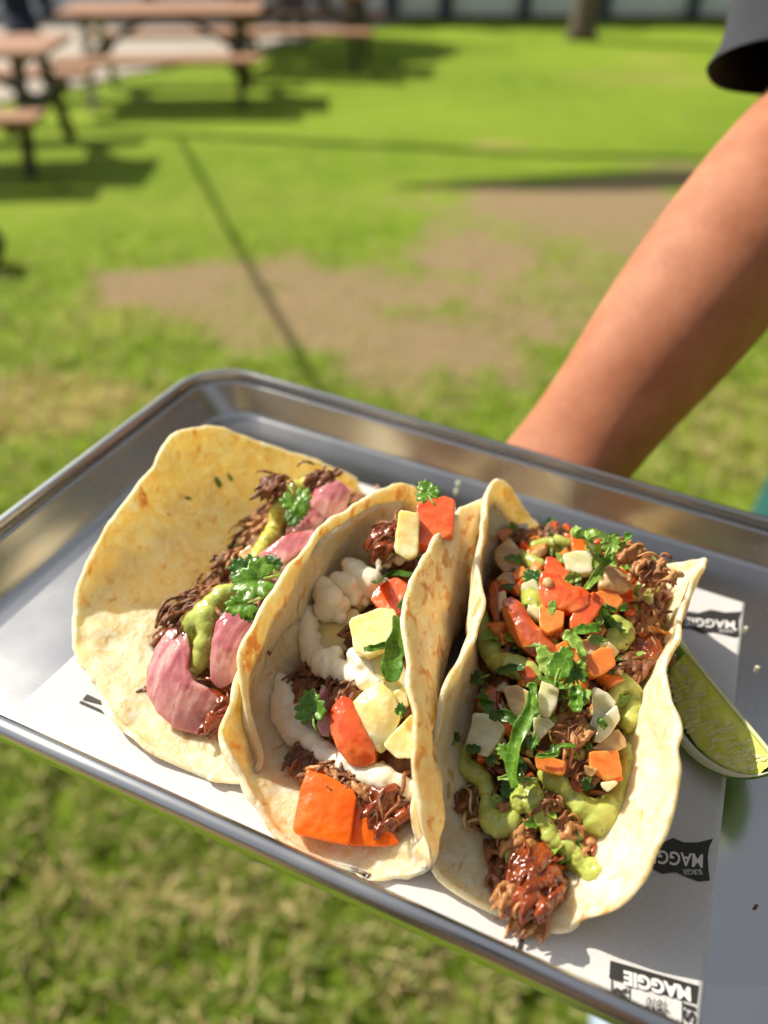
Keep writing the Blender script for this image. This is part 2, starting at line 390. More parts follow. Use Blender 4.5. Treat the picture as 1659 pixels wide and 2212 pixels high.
picnic_table((-3.15, 6.45, GZ(6.45)), math.radians(3), 'timber picnic table nearest the camera, its end cut off by the left edge')
picnic_table((-2.03, 8.85, GZ(8.85)), math.radians(4), 'whole timber picnic table with a pale leg standing on the lawn and patio edge', True)
picnic_table((-.95, 10.8, GZ(10.8)), math.radians(-6), 'farthest timber picnic table, under the umbrella at the edge of the patio')
def person_skin(name, chain, parent, mat, sub=1):
    """chain: list of (point, radius, index of the joint it hangs from)"""
    me = bpy.data.meshes.new(name); me.from_pydata([c[0] for c in chain], [(c[2], i) for i, c in enumerate(chain) if c[2] is not None], [])
    o = link(name, me, mat, parent, smooth=False)
    mod(o, 'SKIN', 'skin'); sv = me.skin_vertices[0].data
    for i, c in enumerate(chain):
        r = c[1]; sv[i].radius = r if isinstance(r, tuple) else (r, r); sv[i].use_root = (i == 0)
    o.modifiers['skin'].use_smooth_shade = True; mod(o, 'SUBSURF', levels=sub, render_levels=sub+1); return o
m = NB('skin'); m.set(Base_Color=m.mix(m.rng(m.noise(35, 5, .7), .3, .7), (.34, .120, .058), (.47, .20, .112)), Roughness=.62, Specular_IOR_Level=.3)
m.sss(.25, (.008, .004, .002)); m.bump(m.noise(420, 3), .25, .0008); M['skin'] = m.m
m = NB('hair'); m.set(Base_Color=(.03, .018, .01), Roughness=.6); M['hair'] = m.m
def seated(loc, rz, label, legcol):
    r = empty('person', loc, rz)
    person_skin('clothed_body', [((0, 0, .52), (.16, .13), None), ((0, 0, .75), (.14, .11), 0), ((0, .02, 1.0), (.17, .12), 1), ((0, 0, 1.16), (.06, .06), 2),
        ((-.19, 0, 1.08), .06, 2), ((-.27, .12, .85), .05, 4), ((-.18, .34, .80), .04, 5), ((.19, 0, 1.08), .06, 2), ((.27, .12, .85), .05, 7), ((.18, .34, .80), .04, 8),
        ((-.11, .42, .50), .075, 0), ((-.12, .46, .10), .05, 10), ((.11, .42, .50), .075, 0), ((.12, .46, .10), .05, 12)], r, M['navy'])
    person_skin('head', [((0, 0, 1.16), .055, None), ((0, .01, 1.28), (.08, .09), 0), ((0, .02, 1.38), (.075, .09), 1)], r, M['skin'])
    for s in (-1, 1):
        person_skin('shoe', [((s*.12, .42, .06), .045, None), ((s*.12, .60, .045), .04, 0)], r, legcol)
    tag(r, label, 'person'); return r
M['shoe'] = plain('pale_blue_shoe', (.30, .38, .48), .6)
pp = G(95, 222); seated((pp.x-.25, pp.y+.55, GZ(pp.y+.55)), math.radians(200), 'person in navy clothes and pale blue shoes seated at the nearest picnic table', M['shoe'])
pp = G(640, 118); seated((pp.x, pp.y+1.15, GZ(pp.y+1.15)), math.radians(170), 'person in navy clothes seated at the farthest picnic table', M['black'])

# patio umbrella over the farthest table, its canopy above the picture, its shade on the lawn
pu = G(752, 78)
ub = empty('patio_umbrella', (pu.x, pu.y, GZ(pu.y)))
uo = G(810, 112); uo = Vector((uo.x-SH.x*2.5, uo.y-SH.y*2.5, 0))-Vector((pu.x, pu.y, 0))
bm = bmesh.new(); tube(bm, [(0, 0, 0), (0, 0, 2.65)], .075, 10); bm_obj('pole', bm, plain('olive_pole', (.13, .105, .055), .7), ub)
bm = bmesh.new(); top = bm.verts.new((uo.x, uo.y, 2.75)); ring = [bm.verts.new((uo.x+1.35*math.cos(k*math.pi/4), uo.y+1.35*math.sin(k*math.pi/4), 2.3)) for k in range(8)]
for k in range(8): bm.faces.new((top, ring[k], ring[(k+1) % 8]))
o = bm_obj('canopy', bm, M['navy'], ub); mod(o, 'SOLIDIFY', thickness=.01)
bm = bmesh.new(); tube(bm, [(0, 0, 2.6), (uo.x, uo.y, 2.78)], .03, 8); bm_obj('arm', bm, M['frame'], ub)
tag(ub, 'olive pole of the umbrella rising beside the farthest picnic table', 'umbrella')

# fence of pale panels between dark posts
fy = G(900, 46).y
fe = empty('fence', (0, fy, GZ(fy)))
xs = [G(px, 46).x for px in (-120, 110, 330, 540, 700, 846, 962, 1130, 1300, 1490, 1700)]
for k, xx in enumerate(xs):
    bm = bmesh.new(); box(bm, (xx, -.04, 1.0), (.20 if k in (5, 6) else .16, .16, 2.0)); bm_obj('post', bm, M['blue'], fe)
for k in range(len(xs)-1):
    x0, x1 = xs[k]+.06, xs[k+1]-.06
    for r in range(6):
        bm = bmesh.new(); box(bm, ((x0+x1)/2, .02, .23+.29*r), (x1-x0, .03, .275)); bm_obj('board', bm, M['panel'], fe)
    bm = bmesh.new(); box(bm, ((x0+x1)/2, .02, .045), (x1-x0, .05, .09)); bm_obj('gravel_board', bm, plain('brown_board', (.17, .13, .085), .9), fe)
tag(fe, 'pale blue panelled fence with dark posts along the far side of the lawn', 'fence')

# trees
lm = NB('tree_leaves'); lm.set(Base_Color=lm.mix(lm.noise(1.5), (.09, .10, .025), (.16, .16, .05)), Roughness=.6)
def tree(loc, r0, label, H, crown, nleaf=9000, sd=5):
    t = empty('tree', loc)
    bm = bmesh.new(); tube(bm, [(0, 0, -.03), (.0, 0, .12), (.02, 0, .5), (.05, .02, 1.5), (.0, .05, H*.6), (.1, 0, H)], [r0*1.55, r0*1.2, r0, r0*.9, r0*.7, r0*.3], 14)
    for k, c in enumerate(crown):
        z = H*(.45+.5*k/len(crown)); q = Vector((.03, .04, z)); c = Vector(c); tube(bm, [q, q.lerp(c, .5)+Vector((0, 0, .3)), c], [r0*.35, r0*.2, r0*.06], 7)
    for f in bm.faces: f.smooth = True
    bm_obj('trunk', bm, M['bark'], t, True)
    rg = random.Random(sd); V = []; F = []
    for k in range(nleaf):
        c = Vector(crown[rg.randrange(len(crown))]); p = c + Vector((rg.gauss(0, .9), rg.gauss(0, .9), rg.gauss(0, .65)))
        a = Vector((rg.uniform(-1, 1), rg.uniform(-1, 1), rg.uniform(-1, 1))).normalized()*.30; b = a.orthogonal().normalized()*.17
        i = len(V); V += [p-a, p+b, p+a, p-b]; F.append((i, i+1, i+2, i+3))
    link('crown', mesh('crown', V, F), lm.m, t, False)
    tag(t, label, 'tree'); return t
tp = G(1256, 84)
rg = random.Random(9)
tree((tp.x, tp.y, GZ(tp.y)), .16, 'dark brown tree trunk standing alone on the lawn before the fence', 13, [(rg.gauss(.4, 2.4), rg.gauss(.3, 2.0), rg.uniform(9, 15)) for _ in range(28)], 18000)
tree((8.5, 15.5, GZ(15.5)), .2, 'tall tree beyond the fence, unseen to the right, added for the tray floor to reflect', 14, [(rg.gauss(-.5, 2.8), rg.gauss(-1, 2.2), rg.uniform(5, 15)) for _ in range(24)], 12000, 6)  # added out of view so the tray floor mirrors leaves instead of sky
tree((9.5, 1.0, 0), .2, 'spreading tree added unseen on the right for the tray wall to reflect', 8, [(rg.gauss(0, 1.6), rg.gauss(0, 2.2), rg.uniform(2.5, 8)) for _ in range(20)], 9000, 7)  # added out of view to tint the reflection in the tray's left wall
# unseen brick block added to warm the shade and show in the tray's walls
bld = empty('added_building', (0, -5.2, 0))
m = NB('brown_brick'); bt = m.n('ShaderNodeTexBrick'); m.l(m.map((1, 1, 1), (math.pi/2, 0, 0)), bt.inputs['Vector'])
bt.inputs['Color1'].default_value = (.34, .17, .09, 1); bt.inputs['Color2'].default_value = (.46, .26, .14, 1); bt.inputs['Mortar'].default_value = (.42, .36, .28, 1); bt.inputs['Scale'].default_value = 4.0
m.set(Base_Color=bt.outputs['Color'], Roughness=.9); M['brick'] = m.m
bm = bmesh.new(); box(bm, (0, -2.5, 2.6), (20, 5, 5.2)); bm_obj('wall', bm, M['brick'], bld)
bm = bmesh.new(); box(bm, (0, -2.2, 5.3), (21, 6.2, .2)); bm_obj('roof', bm, M['frame'], bld)
for xx in (-6.5, -3.2, 3.6, 7.0):
    bm = bmesh.new(); box(bm, (xx, .02, 2.0), (1.5, .1, 1.5)); f_ = bm_obj('window', bm, M['pale'], bld)
    bm = bmesh.new(); box(bm, (xx, .08, 2.0), (1.3, .02, 1.3)); bm_obj('pane', bm, M['navy'], f_)
bm = bmesh.new(); box(bm, (.3, .03, 1.1), (1.1, .1, 2.2)); dr_ = bm_obj('door', bm, M['wood'], bld)
bm = bmesh.new(); box(bm, (.7, .11, 1.05), (.04, .06, .16)); bm_obj('handle', bm, M['frame'], dr_)
tag(bld, 'brown brick block added unseen behind the photographer for warm bounce and tray reflections', 'added_building')

# overhead timber and rope out of the picture whose thin shadows cross the lawn
def over(px, py, H): g = G(px, py); return Vector((g.x-SH.x*H, g.y-SH.y*H, g.z+H))
def caster(name, label, cat, pts, r, mat, n=8):
    bm = bmesh.new(); c = sum((Vector(p) for p in pts), Vector())/len(pts)
    tube(bm, [Vector(p)-c for p in pts], r, n); o = bm_obj(name, bm, mat); o.location = c; tag(o, label, cat); return o
H = 2.9
caster('overhead_beam', 'long round rail above the picture casting the line across the lawn', 'beam', [over(-260, 268, H), over(150, 277, H), over(385, 291, H), over(1100, 330, H), over(2100, 368, H)], .075, M['wood'])
caster('guy_rope', 'rope above the picture casting the slanting line towards the tray', 'rope', [over(385, 291, H), over(530, 560, H-.3), over(690, 840, H-.55), over(860, 1130, H-.8)], .018, M['pale'])
caster('bare_branch', 'broken branch above the picture casting the short dark band on bare soil', 'branch', [over(860, 408, 3.6), over(1100, 398, 3.6), over(1300, 392, 3.6), over(1480, 385, 3.6), over(1750, 380, 3.6)], [.03, .15, .21, .21, .15], M['bark'])
# dark bag at the left edge
bp = G(-16, 578)
bag = empty('bag', (bp.x, bp.y, GZ(bp.y)))
bm = bmesh.new(); bmesh.ops.create_icosphere(bm, subdivisions=3, radius=1, matrix=Matrix.Translation((-.06, 0, .13)) @ Matrix.Diagonal((.15, .12, .145, 1)))
for v in bm.verts: v.co.z = max(0.0, v.co.z); v.co += Vector((.01, .01, .01))*noise.noise(v.co*14)
bm_obj('bag_body', bm, M['black'], bag, True)
bm = bmesh.new(); tube(bm, [(-.12, 0, .24), (-.09, 0, .31), (-.03, 0, .31), (0, 0, .24)], .01, 8); bm_obj('handle', bm, M['black'], bag)
tag(bag, 'black soft bag on the grass at the left edge of the picture', 'bag')
# the photographer, standing behind the camera with one foot just in the picture
sp = G(1300, 2228)
pho = empty('person', (.10, -.35, 0))
def to_pho(o): o.parent = pho; o.matrix_parent_inverse = Matrix.Translation((-.10, .35, 0)); return o
to_pho(person_skin('body', [((.08, -.38, .95), (.15, .11), None), ((.06, -.42, 1.15), (.13, .10), 0), ((.03, -.42, 1.36), (.17, .12), 1), ((.01, -.38, 1.49), (.06, .06), 2), ((0, -.365, 1.52), (.05, .05), 3), ((0, -.365, 1.53), (.045, .045), 4),
    ((-.18, -.38, 1.42), .055, 2), ((-.27, -.26, 1.18), .045, 6), ((-.12, -.09, 1.42), .034, 7), ((-.085, -.07, 1.50), .03, 8), ((.21, -.38, 1.42), .055, 2), ((.29, -.26, 1.18), .045, 10), ((.13, -.09, 1.42), .034, 11), ((.09, -.07, 1.50), .03, 12),
    ((.0, -.35, .90), .095, 0), ((-.02, -.28, .50), .06, 14), ((-.03, -.25, .09), .04, 15), ((.16, -.33, .90), .095, 0), ((sp.x+.0, .0, .50), .06, 17), ((sp.x, sp.y-.24, .10), .04, 18)], None, M['black'], 1))
to_pho(person_skin('head', [((0, -.37, 1.50), .05, None), ((0, -.34, 1.62), (.07, .085), 0), ((0, -.33, 1.73), (.072, .088), 1)], None, M['skin'], 1))
for s in (-1, 1):
    to_pho(person_skin('hand', [((s*.10, -.085, 1.47), (.026, .018), None), ((s*.075, -.055, 1.52), (.034, .013), 0)], None, M['skin'], 1))
    for k in range(4):
        to_pho(person_skin('finger', [((s*.072, -.052, 1.505+.019*k), .0085, None), ((s*.055, -.022, 1.515+.02*k), .0075, 0), ((s*.040, -.022, 1.518+.02*k), .006, 1)], None, M['skin'], 1))
    to_pho(person_skin('thumb', [((s*.075, -.06, 1.50), .010, None), ((s*.05, -.062, 1.535), .009, 0), ((s*.034, -.050, 1.555), .0075, 1)], None, M['skin'], 1))
bm = bmesh.new(); bmesh.ops.create_icosphere(bm, subdivisions=3, radius=.098, matrix=Matrix.Translation((0, -.355, 1.72)) @ Matrix.Diagonal((.9, 1.05, 1.0, 1)))
to_pho(bm_obj('hair', bm, M['black'], None, True))
bm = bmesh.new(); box(bm, (0, 0, 0), (.074, .150, .008)); bmesh.ops.bevel(bm, geom=bm.edges[:], offset=.003, segments=2, affect='EDGES')
ph_ = bm_obj('phone', bm, M['black']); ph_.location = tuple(CAM - FW*.018); ph_.rotation_euler = cam.rotation_euler
tag(ph_, 'phone held up by the photographer at the viewpoint', 'phone')
for q in (Vector((sp.x, sp.y, 0)), Vector((-.03, -.10, 0))):
    to_pho(person_skin('shoe', [(q+Vector((0, -.24, .055)), .045, None), (q+Vector((0, -.12, .05)), .045, 0), (q+Vector((0, -.03, .042)), .038, 1), (q+Vector((0, .03, .036)), .028, 2)], None, M['shoe'], 1))
tag(pho, 'person with pale blue shoes whose toe shows below the near edge of the tray', 'person')
# ------------------------------------------------------------------ tray
def rrect(i, z, R=.034, n=12):
    e_ = max(0, i-.0072); r = max(R-i, .004); b_ = min(i, .0072); x0, x1, y0, y1 = b_+e_*1.4, TL-b_-e_, -TS+b_+e_*.32, -b_-e_*.62; out = []
    for cx, cy, a0 in ((x0+r, y1-r, 90), (x0+r, y0+r, 180), (x1-r, y0+r, 270), (x1-r, y1-r, 0)):
        for k in range(n+1):
            a = math.radians(a0+90*k/n); out.append((cx+r*math.cos(a), cy+r*math.sin(a), z))
    return out
prof = []
BR = .0034
for a in range(-60, -331, -18): prof.append((BR - BR*math.cos(math.radians(a+180))*1.0, RIMH-BR + BR*math.sin(math.radians(a+180))))
prof += [(.0072, RIMH-.0066), (.0105, RIMH-.0115), (.0150, .0045), (.0165, .0020), (.0185, .0005), (.0215, 0.0)]
vs, fs = [], []; N = len(rrect(0, 0))
for i, z in prof: vs += rrect(i, z)
for a in range(len(prof)-1):
    for k in range(N): fs.append((a*N+k, a*N+(k+1) % N, (a+1)*N+(k+1) % N, (a+1)*N+k))
fs.append(tuple(range((len(prof)-1)*N, len(prof)*N)))
tray = local('serving_tray', vs, fs, M['alu']); mod(tray, 'SOLIDIFY', thickness=.0009, offset=-1.0)
mod(tray, 'WEIGHTED_NORMAL') ; tag(tray, 'brushed aluminium serving tray with rolled rim held over the lawn', 'tray')

# ------------------------------------------------------------------ paper and its print
pa, pb = P(9, 1559, 0), P(163, 1420, 0)
pdir = (pb-pa).normalized(); YN = -.2530
def pz(x, y):
    z = .0007 + .0004*noise.noise(Vector((x*16, y*16, 3))) + .0003*noise.noise(Vector((x*45, y*28, 5)))
    if y < -.2474: z += (-.2474-y)*2.9
    return z
PX1, PY1 = .3205, -.045
def leftx(y): return pa.x + (y-pa.y)*pdir.x/pdir.y if y > pa.y else pa.x
vs, fs = [], []; nx_, ny_ = 130, 120
for j in range(ny_+1):
    y = YN + .002 + (PY1-YN-.002)*j/ny_ 
    for i in range(nx_+1):
        lx = leftx(y); x = lx + (PX1-lx)*i/nx_
        e = min(x-lx, PX1-x, PY1-y)
        vs.append((x, y, pz(x, y) + .0010*math.exp(-max(e, 0)/.004)*(.5+.5*noise.noise(Vector((x*30, y*30, 9))))))
for j in range(ny_):
    for i in range(nx_): a = j*(nx_+1)+i; fs.append((a, a+1, a+nx_+2, a+nx_+1))
paper = local('paper_liner', vs, fs, M['paper']); mod(paper, 'SOLIDIFY', thickness=.00012)
tag(paper, 'white greaseproof paper sheet with black print lying in the metal tray', 'paper')
def Z8(p): return (1261.8+.2394*p[0], 1810.4+.2394*p[1])
def Z6(p): return (1289.2+.2357*p[0], 1206.9+.2357*p[1])
def Z7b(p): return (.4630*p[0], 1481.2+.4630*p[1])
def Z6c(p): return (1014.9+.1984*p[0], 1755.5+.1984*p[1])
def Z3c(p): return (.1984*p[0], 1289.2+.1984*p[1])
def drape(name, me, mat, lift, parent=paper):
    bm = bmesh.new(); bm.from_mesh(me)
    for _ in range(5):
        es = [e for e in bm.edges if e.calc_length() > .004]
        if not es: break
        bmesh.ops.subdivide_edges(bm, edges=es, cuts=1)
    bmesh.ops.triangulate(bm, faces=bm.faces)
    vv = [Vector((v.co.x, v.co.y, pz(v.co.x, v.co.y)+lift)) for v in bm.verts]; ff = [[v.index for v in f.verts] for f in bm.faces]
    n = sum((f.normal.z for f in bm.faces), 0)
    if n < 0: ff = [f[::-1] for f in ff]
    bm.free(); return local(name, vv, ff, mat, parent, False)
def inkpoly(name, pts, Z, mat=None, lift=.0004):
    q = [P(*Z(p), .001) for p in pts]
    bm = bmesh.new(); f = bm.faces.new([bm.verts.new((p.x, p.y, 0)) for p in q]); bmesh.ops.triangulate(bm, faces=[f])
    me = bpy.data.meshes.new('tmp'); bm.to_mesh(me); bm.free(); return drape(name, me, mat or M['ink'], lift)
def lettering(txt, a, b, size, Z, mat, lift=.0007, off=.02, shear=0.0, name='lettering'):
    A, B = P(*Z(a), .001), P(*Z(b), .001); d = Vector((B.x-A.x, B.y-A.y)); L = d.length; d.normalize(); n = Vector((-d.y, d.x))
    cu = bpy.data.curves.new('t', 'FONT'); cu.body = txt; cu.size = 1; cu.offset = off; cu.shear = shear; cu.resolution_u = 4
    ob = bpy.data.objects.new('t', cu); COL.objects.link(ob); bpy.context.view_layer.update()
    me = bpy.data.meshes.new_from_object(ob.evaluated_get(bpy.context.evaluated_depsgraph_get())); bpy.data.objects.remove(ob)
    xs_ = [v.co.x for v in me.vertices]; ys_ = [v.co.y for v in me.vertices]; x0, x1, y0, y1 = min(xs_), max(xs_), min(ys_), max(ys_)
    for v in me.vertices:
        u = (v.co.x-x0)/(x1-x0)*L; k = (v.co.y-y0)/(y1-y0)*size; q = Vector((A.x, A.y)) + d*u + n*k; v.co = (q.x, q.y, 0)
    me.update(); return drape(name, me, mat, lift)
inkpoly('printed_flag', [(380, 60), (600, 40), (700, 45), (800, 0), (900, 40), (1020, 40), (1165, 5), (1130, 80), (1115, 170), (1122, 280), (1135, 385), (1030, 392), (920, 350), (830, 308), (700, 322), (580, 258), (500, 255), (380, 300)], Z8)
lettering('MAGGIE', (1070, 150), (520, 100), .0052, Z8, M['blank'], shear=.35)
lettering('BURGER', (1050, 285), (880, 285), .0020, Z8, M['blank'], off=0)
inkpoly('printed_flag', [(700, 500), (830, 480), (930, 495), (1045, 465), (1180, 492), (1330, 485), (1302, 560), (1300, 640), (1308, 715), (1270, 727), (1180, 700), (1060, 670), (960, 682), (870, 640), (800, 632), (700, 650)], Z6)
lettering('MAGGIE', (1262, 575), (770, 535), .0055, Z6, M['blank'], shear=.35)
lettering('BURGER', (1235, 658), (1110, 652), .0018, Z6, M['blank'], off=0)
inkpoly('printed_bar', [(235, 1105), (1035, 1335), (1015, 1500), (225, 1265)], Z8)
lettering('MAGGIE', (955, 1350), (352, 1195), .0043, Z8, M['blank'], off=.05)
for pts in ([(243, 1280), (256, 1280), (256, 1420), (240, 1490), (228, 1490), (243, 1420)], [(405, 1325), (416, 1330), (412, 1460), (404, 1520), (420, 1600), (409, 1600), (394, 1520), (402, 1460)], [(882, 1468), (893, 1470), (889, 1690), (878, 1690)]):
    inkpoly('printed_line', pts, Z8)
lettering('ER', (388, 1545), (388, 1355), .0042, Z8, M['ink'], off=.025)
lettering('SI', (1004, 1690), (1006, 1530), .0036, Z8, M['ink'], off=.025)
lettering('1810', (735, 1475), (550, 1435), .0034, Z8, M['ink'], off=.0, shear=.3)
lettering('Soca', (760, 1555), (545, 1515), .0034, Z8, M['ink'], off=.0, shear=.3)
lettering('Rum', (850, 1640), (600, 1600), .0036, Z8, M['ink'], off=-.005, shear=.4)
inkpoly('printed_bar', [(575, 1230), (632, 1238), (590, 1390), (552, 1540), (500, 1540), (540, 1390)], Z6c)
inkpoly('printed_curve', [(280, 1462), (400, 1465), (500, 1440), (470, 1500), (440, 1540), (380, 1500)], Z6c)
inkpoly('printed_corner', [(895, 1118), (950, 1060), (1100, 1130), (1100, 1170)], Z3c)
inkpoly('printed_corner', [(856, 1152), (886, 1132), (1100, 1225), (1140, 1275), (1060, 1240)], Z3c)
inkpoly('printed_curve', [(565, 422), (650, 452), (740, 482), (825, 528), (740, 503), (650, 470)], Z7b)
inkpoly('printed_curve', [(1275, 742), (1330, 750), (1440, 805), (1555, 868), (1480, 850), (1380, 800)], Z7b)

# ------------------------------------------------------------------ tortillas
def prog(pts):
    q = [Vector(p) if len(p) == 3 and isinstance(p, tuple) and abs(p[0]) < 2 else P(*p) for p in pts]; return q
class Taco:
    def __init__(s, left, right, yc, R, keel, bl=.008, br=.008, seed=1, kb=0.0):
        s.L, s.R = prog(left), prog(right); s.yc, s.rad = yc, R; s.keel = keel; s.bl, s.br = bl, br; s.seed = seed
        def par(pts):
            t = []; last = -1
            for p in pts:
                v = math.acos(max(-1, min(1, -(p.y-yc)/R)))/math.pi
                v = max(v, last+.003); last = v; t.append(v)
            return t
        s.tL, s.tR = par(s.L), par(s.R)
    def samp(s, pts, ts, t):
        if t <= ts[0]: return pts[0].copy()
        if t >= ts[-1]: return pts[-1].copy()
        k = next(i for i in range(len(ts)-1) if ts[i] <= t <= ts[i+1])
        p0, p1, p2, p3 = pts[max(k-1, 0)], pts[k], pts[k+1], pts[min(k+2, len(pts)-1)]
        u = (t-ts[k])/(ts[k+1]-ts[k]); m1, m2 = (p2-p0)*.42, (p3-p1)*.42
        return p1*(2*u**3-3*u*u+1) + m1*(u**3-2*u*u+u) + p2*(-2*u**3+3*u*u) + m2*(u**3-u*u)
    def rim(s, t, side): return s.samp(s.L if side < 0 else s.R, s.tL if side < 0 else s.tR, t)
    def kp(s, t):
        l, r = s.rim(t, -1), s.rim(t, 1); mx_ = .5*(l.x+r.x); f_ = min(1, math.sin(math.pi*min(1, max(0, t)))/.6)**1.3; kx = mx_+(s.keel(t, mx_)-mx_)*f_; ky = .5*(l.y+r.y)
        return Vector((kx, ky, .0034))
    def at(s, t, q):
        """q in [-1,1]: left rim .. keel .. right rim"""
        K = s.kp(t); side = -1 if q < 0 else 1; Rm = s.rim(t, side); f = abs(q); a = f*math.pi/2
        b = (s.bl if side < 0 else s.br)*math.sin(math.pi*f)*min(1, Rm.z/.04)*side
        return Vector((K.x+(Rm.x-K.x)*math.sin(a)+b, K.y+(Rm.y-K.y)*f, K.z+(Rm.z-K.z)*(1-math.cos(a))))
    def mesh(s, nu=64, nv=120):
        V = []; F = []
        for j in range(nv+1):
            t = .048+.93*j/nv
            for i in range(nu+1):
                q = -1+2*i/nu; p = s.at(t, q)
                w = noise.fractal(Vector((p.x*38, p.y*38, p.z*38+s.seed*5)), .8, 2, 3)*.0018*(.35+abs(q)) + noise.noise(p*120)*.0007
                edge = max(0, abs(q)-.82)/.18*min(1, math.sin(math.pi*t)/.3)
                V.append([p, w*min(1, math.sin(math.pi*t)/.45)**1.5, edge])
            
        def ix(j, i): return j*(nu+1)+i
        out = []
        for j in range(nv+1):
            for i in range(nu+1):
                a = V[ix(max(j-1, 0), i)][0]; b = V[ix(min(j+1, nv), i)][0]; c = V[ix(j, max(i-1, 0))][0]; d = V[ix(j, min(i+1, nu))][0]
                n = (d-c).cross(b-a); n = n.normalized() if n.length > 1e-9 else Vector((0, 0, 1))
                p, w, e = V[ix(j, i)]
                pp_ = p + n*w
                if e > 0: pp_ += (d-c).normalized()*((1 if i > nu/2 else -1)*(noise.noise(Vector((p.y*110, p.x*110, s.seed)))*.0011+noise.noise(Vector((p.y*330, p.x*330, s.seed)))*.0008)*e) if (d-c).length > 1e-9 else Vector()
                if pp_.z < .0032: pp_.z = .0032
                out.append(pp_)
        for j in range(nv):
            for i in range(nu): F.append((ix(j, i), ix(j, i+1), ix(j+1, i+1), ix(j+1, i)))
        return out, F
    def build(s, label, warm=False, th=.0023):
        v, f = s.mesh(); o = local('tortilla', v, f, [M['tort_in_warm'] if warm else M['tort_in'], M['tort_out']])
        bm = bmesh.new(); bm.from_mesh(o.data); bmesh.ops.remove_doubles(bm, verts=bm.verts, dist=.0006); bm.to_mesh(o.data); bm.free()
        mod(o, 'SOLIDIFY', thickness=th, offset=-1.0, material_offset=1, material_offset_rim=0)
        mod(o, 'SUBSURF', levels=1, render_levels=1)
        s.bvh = BVHTree.FromPolygons(v, f)
        s.obj = o; tag(o, label, 'tortilla', 'folded flour tortillas on the tray'); return o
    def heap(s, t0, t1, fl, fr, crown, nu=26, nv=60, endh=.35, ra=.22):
        V = []; F = []
        for j in range(nv+1):
            t = t0+(t1-t0)*j/nv; e = min(1, j/nv/ra, (1-j/nv)/.15); e = endh+(1-endh)*(e*e*(3-2*e))
            a, b = s.at(t, -(fl(t) if callable(fl) else fl)*e), s.at(t, (fr(t) if callable(fr) else fr)*e)
            for i in range(nu+1):
                u = i/nu; p = a.lerp(b, u); p.z += crown*e*4*u*(1-u)
                V.append(p)
        for j in range(nv):
            for i in range(nu): k = j*(nu+1)+i; F.append((k, k+1, k+nu+2, k+nu+1))
        s.hV, s.hF, s.hn = V, F, (nu, nv); s.hb = BVHTree.FromPolygons(V, F)
    def hit(s, x, y, wall=False):
        d = rl(x, y); r = (s.bvh if wall else s.hb).ray_cast(CL, d)
        if r[0] is None:
            c = s.hb.find_nearest(CL + d*((s.hV[len(s.hV)//2]-CL).length))
            k = d.dot(c[0]-CL); p = CL + d*k; r = (p, c[1])
        n = r[1]
        if n.dot(d) > 0: n = -n
        return r[0], n
    def meat(s, label, n, seed, rmin=.0006, rmax=.0015, mats=None, skip=None):
        rg = random.Random(seed); V = []; nu, nv = s.hn
        for j in range(nv+1):
            for i in range(nu+1):
                p = s.hV[j*(nu+1)+i].copy(); p += Vector((0, 0, 1))*(noise.fractal(p*130, .7, 2, 5)*.006-.0030+.003*noise.noise(p*300)); p.z = max(p.z, .004)
                V.append(p)
        F = list(s.hF)
        # skirt down into the fold so the filling is a solid mass
        o = len(V)
        for j in range(nv+1):
            for i in range(nu+1):
                p = V[j*(nu+1)+i]; V.append(Vector((p.x, p.y, max(.0036, p.z*.35))))
        F += [tuple(o+a for a in f[::-1]) for f in s.hF]
        rim = [i for i in range(nu+1)] + [j*(nu+1)+nu for j in range(1, nv+1)] + [nv*(nu+1)+i for i in range(nu-1, -1, -1)] + [j*(nu+1) for j in range(nv-1, 0, -1)]
        for k in range(len(rim)): a, b = rim[k], rim[(k+1) % len(rim)]; F.append((b, a, o+a, o+b))
        bm = bmesh.new()
        for k in range(n):
            c = s.hV[rg.randrange(nv+1)*(nu+1)+rg.randrange(1, nu)]
            ln = rg.uniform(.005, .016); az = rg.gauss(1.2, .9); d = Vector((math.cos(az), math.sin(az), rg.gauss(0, .35))).normalized()
            sd = d.cross(Vector((0, 0, 1))); m_ = rg.randrange(4, 7); ph = rg.uniform(0, 6); amp = rg.uniform(.0006, .0025)
            off = Vector((0, 0, rg.uniform(-.001, .0032)))
            pts = [c+off+d*(ln*(q/m_-.5))+sd*amp*math.sin(ph+q*1.3)+Vector((0, 0, -.003*(2*q/m_-1)**2+rg.gauss(0, .0006))) for q in range(m_+1)]
            r0 = rg.uniform(rmin, rmax); tube(bm, pts, [r0*(.35+.65*math.sin(math.pi*(q+.5)/(m_+1))) for q in range(m_+1)], 6)
        ob = len(V); bm.verts.index_update(); V += [v.co.copy() for v in bm.verts]; nb = len(F); F += [tuple(ob+v.index for v in f.verts) for f in bm.faces]
        ms_ = [f.index for f in bm.faces]; bm.free()
        o_ = local('shredded_meat', V, F, [M['meat'], M['meat_light'], M['glaze']])
        idx = [0]*nb; kk = 0
        per = None; rr = random.Random(seed+3); cur = 0; cnt = 0
        for q in range(nb, len(F)):
            if len(F[q]) != 4 and cnt <= 0: cur = rr.choice([0, 0, 0, 2, 1])
            idx.append(cur)
        # one material per strand: strands end with two caps
        st = nb; caps = 0
        for q in range(nb, len(F)):
            if len(F[q]) == 6:
                caps += 1
                if caps == 2:
                    mt = rr.choice([0, 0, 0, 2, 2, 1])
                    for z_ in range(st, q+1): idx[z_] = mt
                    st = q+1; caps = 0
        o_.data.polygons.foreach_set('material_index', idx)
        tag(o_, label, 'shredded meat', kind='stuff'); return o_
def lin(a, b): return lambda t, m: m*.35 + (a+(b-a)*t)*.65
